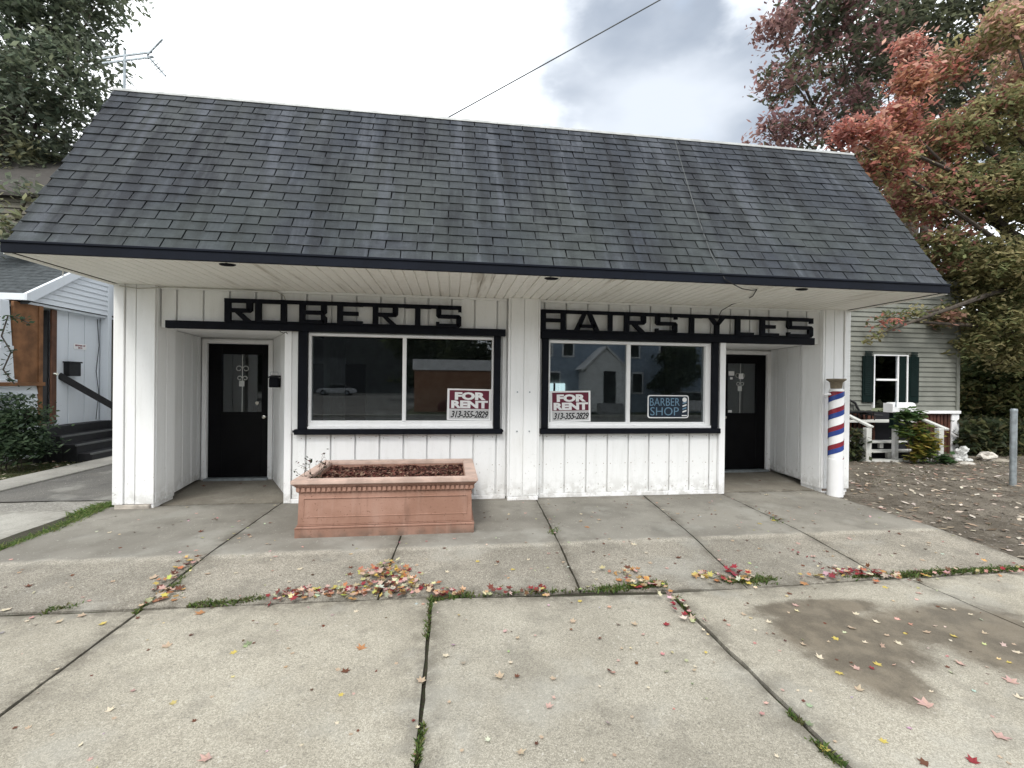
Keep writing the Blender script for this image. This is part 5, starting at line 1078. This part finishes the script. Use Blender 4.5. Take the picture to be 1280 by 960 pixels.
def put(x, y, kind, size, px=0, py=0, z=0):
    global nleaf
    o = bpy.data.objects.new('fallen_leaf', rnd.choice(LM[kind])); COL.objects.link(o); o.location = (x, y, gzz(x, y)+.001+z); o.scale = (size,)*3; o.rotation_euler = (rnd.uniform(-.12, .12), rnd.uniform(-.12, .12), rnd.uniform(0, 6.28)); nleaf += 1
    reg = region(x, y, px, py); sz = 'large ' if size > .078 else ('tiny ' if size < .042 else '')
    far = ('near part' if y < 2.7 else 'far part') if y < 3.56 else ('front strip' if y < 4.5 else 'back part')
    where = reg if ('dirt' in reg or 'entry' in reg) else reg.replace('on the ', 'on the %s of the ' % far)
    lab = '%s%s leaf %s' % (sz, kind, where); kind = sz+kind; reg = where; tag(o, lab, 'leaf', '%s leaves %s' % (kind, reg))
Lf = [(431, 840, 'brown', 18), (452, 811, 'orange', 19), (293, 816, 'yellow', 13), (136, 889, 'cream', 14), (426, 868, 'yellow', 12), (557, 819, 'cream', 13), (626, 846, 'pale tan', 20), (527, 852, 'pale tan', 18), (260, 948, 'pink', 24), (210, 808, 'pale tan', 17), (190, 723, 'pale tan', 16), (250, 665, 'brown', 9), (37, 733, 'brown', 11), (72, 778, 'pale tan', 12), (127, 780, 'yellow', 13), (312, 805, 'grey green', 14), (445, 765, 'cream', 10), (8, 762, 'cream', 16), (104, 769, 'pale tan', 14), (345, 696, 'pink', 9), (375, 711, 'cream', 10), (438, 710, 'brown', 9), (405, 738, 'pale tan', 9), (362, 727, 'cream', 8), (295, 716, 'cream', 8), (252, 766, 'orange', 18), (218, 750, 'orange', 12), (246, 688, 'pink', 8), (300, 673, 'pale tan', 8),
      (832, 781, 'red', 15), (715, 777, 'pale tan', 14), (794, 781, 'pale tan', 15), (749, 798, 'brown', 9), (725, 751, 'yellow', 10), (646, 846, 'brown', 12), (692, 848, 'pale tan', 13), (685, 883, 'pink', 16), (650, 940, 'pale tan', 18), (882, 816, 'yellow', 8), (865, 855, 'grey green', 7), (855, 751, 'red', 12), (996, 757, 'pink', 15), (1046, 799, 'yellow', 15), (1065, 785, 'pale tan', 18), (1097, 778, 'cream', 15), (1070, 768, 'cream', 14), (1124, 805, 'cream', 16), (1157, 790, 'pale tan', 16), (1194, 796, 'yellow', 16), (1025, 823, 'cream', 17), (1049, 841, 'yellow', 18), (1072, 836, 'pink', 18), (1091, 836, 'red', 12), (1097, 831, 'yellow', 18), (1072, 862, 'pale tan', 20), (1203, 831, 'pink', 20), (1265, 853, 'pink', 28), (1260, 828, 'yellow', 12), (1270, 815, 'cream', 18), (1160, 882, 'pink', 34), (1247, 920, 'pink', 32), (1103, 927, 'yellow', 18), (1030, 937, 'yellow', 24), (1010, 905, 'grey green', 17), (1217, 953, 'red', 26), (1157, 955, 'brown', 24), (1272, 872, 'cream', 20), (1105, 734, 'yellow', 12), (1005, 729, 'orange', 18), (987, 742, 'brown', 12), (1230, 792, 'pale tan', 12), (1180, 761, 'cream', 11), (1193, 763, 'pale tan', 11), (1212, 768, 'cream', 12), (1107, 794, 'pale tan', 12), (1080, 803, 'cream', 12), (1132, 792, 'yellow', 9), (1150, 742, 'pink', 13), (1005, 806, 'pale tan', 14), (930, 768, 'pale tan', 12), (960, 778, 'cream', 13), (905, 776, 'brown', 9), (880, 788, 'cream', 9),
      (725, 652, 'pale tan', 9), (735, 659, 'orange', 11), (750, 650, 'pale tan', 10), (685, 692, 'pink', 9), (742, 716, 'cream', 9), (745, 724, 'cream', 9), (792, 681, 'cream', 13), (847, 697, 'brown', 12), (812, 704, 'pale tan', 10), (785, 710, 'brown', 14), (798, 711, 'orange', 12), (875, 645, 'pale tan', 8), (829, 637, 'cream', 6), (1015, 696, 'pink', 14), (998, 680, 'pink', 10), (1062, 674, 'pink', 10), (950, 655, 'yellow', 10), (968, 651, 'yellow', 12), (1018, 655, 'brown', 6), (1118, 692, 'brown', 8), (1125, 668, 'brown', 9), (900, 700, 'pink', 9), (915, 676, 'pale tan', 8), (640, 712, 'yellow', 10), (620, 706, 'cream', 8), (596, 702, 'yellow', 9), (560, 715, 'cream', 9), (520, 707, 'pale tan', 9),
      (775, 716, 'pale tan', 8), (660, 700, 'cream', 7), (470, 640, 'cream', 7), (255, 608, 'brown', 7), (243, 600, 'orange', 10), (235, 634, 'cream', 7), (300, 605, 'brown', 7), (330, 608, 'brown', 7), (345, 632, 'cream', 7), (320, 596, 'brown', 6), (315, 625, 'pale tan', 6), (560, 630, 'brown', 6), (950, 601, 'brown', 6), (980, 612, 'brown', 7), (957, 619, 'cream', 10), (1000, 617, 'cream', 5), (925, 592, 'brown', 6), (970, 595, 'brown', 5), (1105, 636, 'pink', 17)]
for l_ in Lf: leaf(*l_)
# strays
for _ in range(60): leaf(rnd.uniform(5, 1270), rnd.uniform(770, 955), rnd.choice(['pale tan', 'cream', 'pale tan', 'brown', 'pink']), rnd.uniform(5, 10))
for _ in range(42): x, y = rnd.uniform(-3.6, 5.3), rnd.uniform(3.7, 5.9); put(x, y, rnd.choice(['pale tan', 'cream', 'pale tan', 'brown', 'pink']), rnd.uniform(.04, .08)) if not (-1.7 < x < .35 and y > 4.7) else None
for _ in range(40): put(rnd.uniform(5.8, 12), rnd.uniform(3.8, 8.4), rnd.choice(['pale tan', 'cream', 'brown', 'pink']), rnd.uniform(.07, .12))
# drift of leaves caught in the cross joint
g2 = random.Random(3); dv = []; df = []; dc = []
def drift(px0_, py0_, px1_, py1_, n, kinds, sy=.035, hh=.02, sz=(.05, .095)):
    n = int(n*1.2)
    a = on(px0_, py0_, -.11); b_ = on(px1_, py1_, -.11)
    for _ in range(n):
        k = g2.choice(kinds); me = g2.choice(LM[k]); p = a.lerp(b_, g2.random()); s_ = g2.uniform(*sz)
        Mx = Matrix.Translation((p.x+g2.gauss(0, sy), p.y+g2.gauss(0, sy), gzz(p.x, p.y)+.004+abs(g2.gauss(0, hh)))) @ Matrix.Rotation(g2.uniform(0, 6.28), 4, 'Z') @ Matrix.Rotation(g2.gauss(0, .5), 4, 'X') @ Matrix.Scale(s_, 4)
        o = len(dv); dv.extend([tuple(Mx @ v.co) for v in me.vertices]); col = [c*g2.uniform(.75, 1.15) for c in LC[k]]
        for f in me.polygons: df.append(tuple(o+i for i in f.vertices)); dc.extend([(*col, 1)]*len(f.vertices))
mixk = ['yellow', 'orange', 'pale tan', 'cream', 'orange', 'pale tan', 'pink', 'red', 'brown', 'pale tan']
drift(440, 742, 535, 735, 120, mixk, .07, .022); drift(455, 722, 510, 726, 90, mixk+['orange', 'red'], .07, .03); drift(475, 712, 492, 716, 20, ['yellow', 'orange', 'pale tan'], .05, .02); drift(345, 747, 440, 740, 70, mixk, .04, .012); drift(345, 747, 380, 742, 26, ['red', 'red', 'pink', 'brown'], .05, .012); drift(540, 745, 580, 740, 22, mixk, .04); drift(180, 758, 225, 738, 22, ['orange', 'brown', 'pale tan', 'yellow'], .04); drift(190, 745, 250, 700, 22, ['orange', 'brown', 'yellow', 'pale tan'], .03)
drift(600, 742, 680, 740, 20, ['red', 'brown', 'pale tan', 'cream', 'yellow'], .04); drift(665, 738, 680, 736, 8, ['red', 'red', 'brown'], .02); drift(770, 718, 800, 722, 16, ['brown', 'orange', 'pale tan'], .06); drift(780, 728, 830, 735, 34, mixk, .05); drift(870, 722, 935, 726, 40, ['cream', 'pale tan', 'red', 'orange', 'yellow', 'cream'], .06); drift(912, 716, 925, 720, 10, ['red', 'red'], .03); drift(1045, 715, 1085, 718, 30, ['red', 'pink', 'red', 'brown', 'cream'], .05); drift(1000, 722, 1060, 722, 14, mixk, .04); drift(1080, 720, 1130, 722, 26, ['cream', 'cream', 'pale tan', 'red', 'orange'], .05); drift(1150, 720, 1280, 712, 22, mixk, .05); drift(835, 745, 880, 785, 16, ['cream', 'red', 'pale tan'], .04); drift(1040, 712, 985, 690, 10, ['brown', 'red'], .02, .005, (.03, .05)); drift(975, 655, 945, 640, 14, ['brown', 'orange', 'yellow'], .03, .008, (.03, .06)); drift(250, 603, 240, 598, 14, ['brown', 'orange', 'brown'], .05, .02, (.05, .08))
for _ in range(560):
    x, y = g2.uniform(-4.1, 5.9), g2.uniform(1.9, 6.1)
    if -1.7 < x < .4 and y > 4.6: continue
    k = g2.choice(['pale tan', 'brown', 'cream', 'cream', 'pink', 'brown', 'pale tan']); me = g2.choice(LM[k]); s_ = g2.uniform(.018, .058)
    Mx = Matrix.Translation((x, y, gzz(x, y)+.002)) @ Matrix.Rotation(g2.uniform(0, 6.28), 4, 'Z') @ Matrix.Rotation(g2.gauss(0, .25), 4, 'X') @ Matrix.Scale(s_, 4)
    o = len(dv); dv.extend([tuple(Mx @ v.co) for v in me.vertices]); col = [c*g2.uniform(.6, 1.1) for c in LC[k]]
    for f in me.polygons: df.append(tuple(o+i for i in f.vertices)); dc.extend([(*col, 1)]*len(f.vertices))
me = bpy.data.meshes.new('leaf_drift'); me.from_pydata(dv, [], df); a_ = me.color_attributes.new('Col', 'FLOAT_COLOR', 'CORNER'); a_.data.foreach_set('color', np.array(dc, np.float32).ravel()); me.materials.append(FALL)
tag(obj('leaf_drift', me), 'small leaves strewn over the pavement and drifted into its long joint', 'leaves', kind='stuff')

# ================================================================== ACROSS THE STREET (seen mirrored in the shop windows)
BG = simple('blue_grey_siding', (.30, .37, .46), .8); PW = simple('white_porch_siding', (.78, .79, .78), .8)
hx = thing('opposite_house', (9, -15, -.2), 'blue grey house with a gabled white porch, mirrored in the right window', 'house')
MB().box(5.0, 17.5, -24, -15.6, -.3, 6.2).build('house_wall', BG, hx); MB().prism([(4.6, -15.2, 6.2), (4.6, -24.4, 6.2), (4.6, -19.8, 9)], [(17.9, -15.2, 6.2), (17.9, -24.4, 6.2), (17.9, -19.8, 9)]).build('house_roof', simple('roof_grey', (.06, .06, .065), .9), hx)
hxw = [o for o in hx.children if o.name.startswith('house_wall')][0]
for k in range(42): z = -.2+k*.15; MB().prism([(5.0, -15.6, z), (5.0, -15.57, z), (5.0, -15.598, z+.15)], [(17.5, -15.6, z), (17.5, -15.57, z), (17.5, -15.598, z+.15)]).build('clapboard', BG, hxw)
MB().box(8.1, 10.6, -15.6, -14.0, -.2, 2.55).prism([(8.1, -14.0, 2.55), (10.6, -14.0, 2.55), (9.35, -14.0, 3.65)], [(8.1, -15.6, 2.55), (10.6, -15.6, 2.55), (9.35, -15.6, 3.65)]).build('porch', PW, hx)
for a, b_ in (((7.85, 2.35), (9.35, 3.78)), ((10.85, 2.35), (9.35, 3.78))): MB().bar((a[0], -14.0, a[1]), (b_[0], -14.0, b_[1]), .25, .1).bar((a[0], -14.8, a[1]+.04), (b_[0], -14.8, b_[1]+.04), 1.9, .04).build('porch_roof', WHT, hx)
box('porch_door', (9.2, 9.95, -13.99, -13.95, .35, 2.3), INK, hx)
for x in (5.6, 7.0, 11.4, 13.5): f_ = box('window', (x-.02, x+.78, -15.6, -15.52, 3.2, 4.7), W2, hx); box('pane', (x+.08, x+.67, -15.515, -15.50, 3.3, 4.6), INK, f_)
for x in (6.1, 11.6, 14): f_ = box('window', (x, x+.8, -15.6, -15.52, .9, 2.3), W2, hx); box('pane', (x+.08, x+.72, -15.515, -15.50, 1.0, 2.2), INK, f_)
b = MB()
for k in range(4): b.box(8.8, 10.3, -13.95+.3*k, -13.65+.3*k, -.3, .35-.15*k)
b.build('porch_steps', simple('grey_step', (.25, .25, .25), .8), hx)
tag(sheet('car_park', -80, -2.6, -59, -11.2, -.27, ASPH, 2, 2), kind='structure')
bg2 = thing('reflection_backdrop', (-30, -60, -.2), 'tall plain dark block added to darken the left window reflection', 'building'); MB().box(-80, -3.5, -72, -60, -.3, 17).build('wall', simple('dark_render', (.05, .052, .055), .9), bg2); box('backdrop_door', (-22, -16, -60, -59.9, -.2, 5), simple('dull_door', (.09, .095, .10), .7), bg2)  # made-up dark building that keeps the left window reflection dark
sp2 = thing('opposite_shed', (0, -15.5, -.2), 'long low brown building with a pale parapet, mirrored in the left window', 'building')
MB().box(-2.2, 3.6, -22, -15.5, -.3, 2.25).build('wall', simple('brown_brick_wall', (.34, .18, .11), .9), sp2); MB().box(-2.3, 3.7, -22.1, -15.4, 2.25, 2.9).build('parapet', simple('pale_parapet', (.80, .80, .80), .7), sp2)
for i, (x, y, lab) in enumerate(((-3, -36, 'dark tree added to block sky mirrored in the middle of the left window'), (4, -32, 'dark tree added to block sky mirrored at the right of the left window'), (13.8, -13.6, 'dark tree in front of the mirrored house'), (20, -20, 'dark tree mirrored at the far right'), (-19, -30, 'dark tree added to block sky mirrored at the far left'), (37, -12, 'dark tree mirrored in the window of the grey house'), (44, -18, 'dark tree mirrored behind another in the window of the grey house'), (30, -10, 'third dark tree down the street on the right'))):  # rear row of trees put in to block sky from the reflections
    rg = random.Random(i+50); big = y < -25 or x > 25; hb = [(x+rg.uniform(-1, 1)*(3.6 if big else .7), y+rg.uniform(-1.5, 1.5)*(1 if big else .4), rg.uniform(1.2, 8.5 if big else 3.6), rg.uniform(1.6, 2.4) if big else .8, [0, 1, 2, 3], 1) for _ in range(9)]
    tree('street_tree', (x, y, -.3), (x, y, 2.0 if big else 1.4), hb, .42 if big else .16, DK, 7000, lab, r0=.3 if big else .1, seed=60+i, spread=.6 if big else .2)
def car(x, y, col, label, rz=0):
    c = thing('parked_car', (x, y, -.28), label, 'car'); b = MB()
    side = [(-2.2, .28), (-2.22, .62), (-1.95, .82), (-1.25, .90), (1.35, .92), (2.1, .84), (2.25, .55), (2.2, .28)]; b.prism([(p[0], -.85, p[1]) for p in side], [(p[0], .85, p[1]) for p in side])
    m = simple('car_paint', col, .25, .05, 3, .02, .1); o = _old_build(b, 'body', m, c, bevel=.06, seg=2, smooth=True)
    b = MB(); r_ = [(-1.3, .90), (-.7, 1.36), (.65, 1.38), (1.4, .92)]; b.prism([(p[0], -.78, p[1]) for p in r_], [(p[0], .78, p[1]) for p in r_]); _old_build(b, 'cabin', INK, c, bevel=.05, seg=2)
    b = MB(); b.box(-.68, .62, -.70, .70, 1.365, 1.40); _old_build(b, 'roof_panel', m, c, bevel=.01)
    for wx in (-1.4, 1.4):
        for wy in (-.86, .86): b = MB(); b.tube([(wx, wy-.1, .32), (wx, wy+.1, .32)], .32, 18); w = _old_build(b, 'wheel', CABLE, c); b = MB(); b.tube([(wx, wy-.105, .32), (wx, wy+.105, .32)], .19, 12); _old_build(b, 'rim', STEEL, w)
car(-14, -46, (.55, .56, .58), 'white sedan mirrored in the left window'); car(1.5, -12.5, (.10, .012, .012), 'dark red car mirrored behind the left rental notice'); car(14.2, -12.6, (.5, .5, .5), 'pale car mirrored above the barber sign')
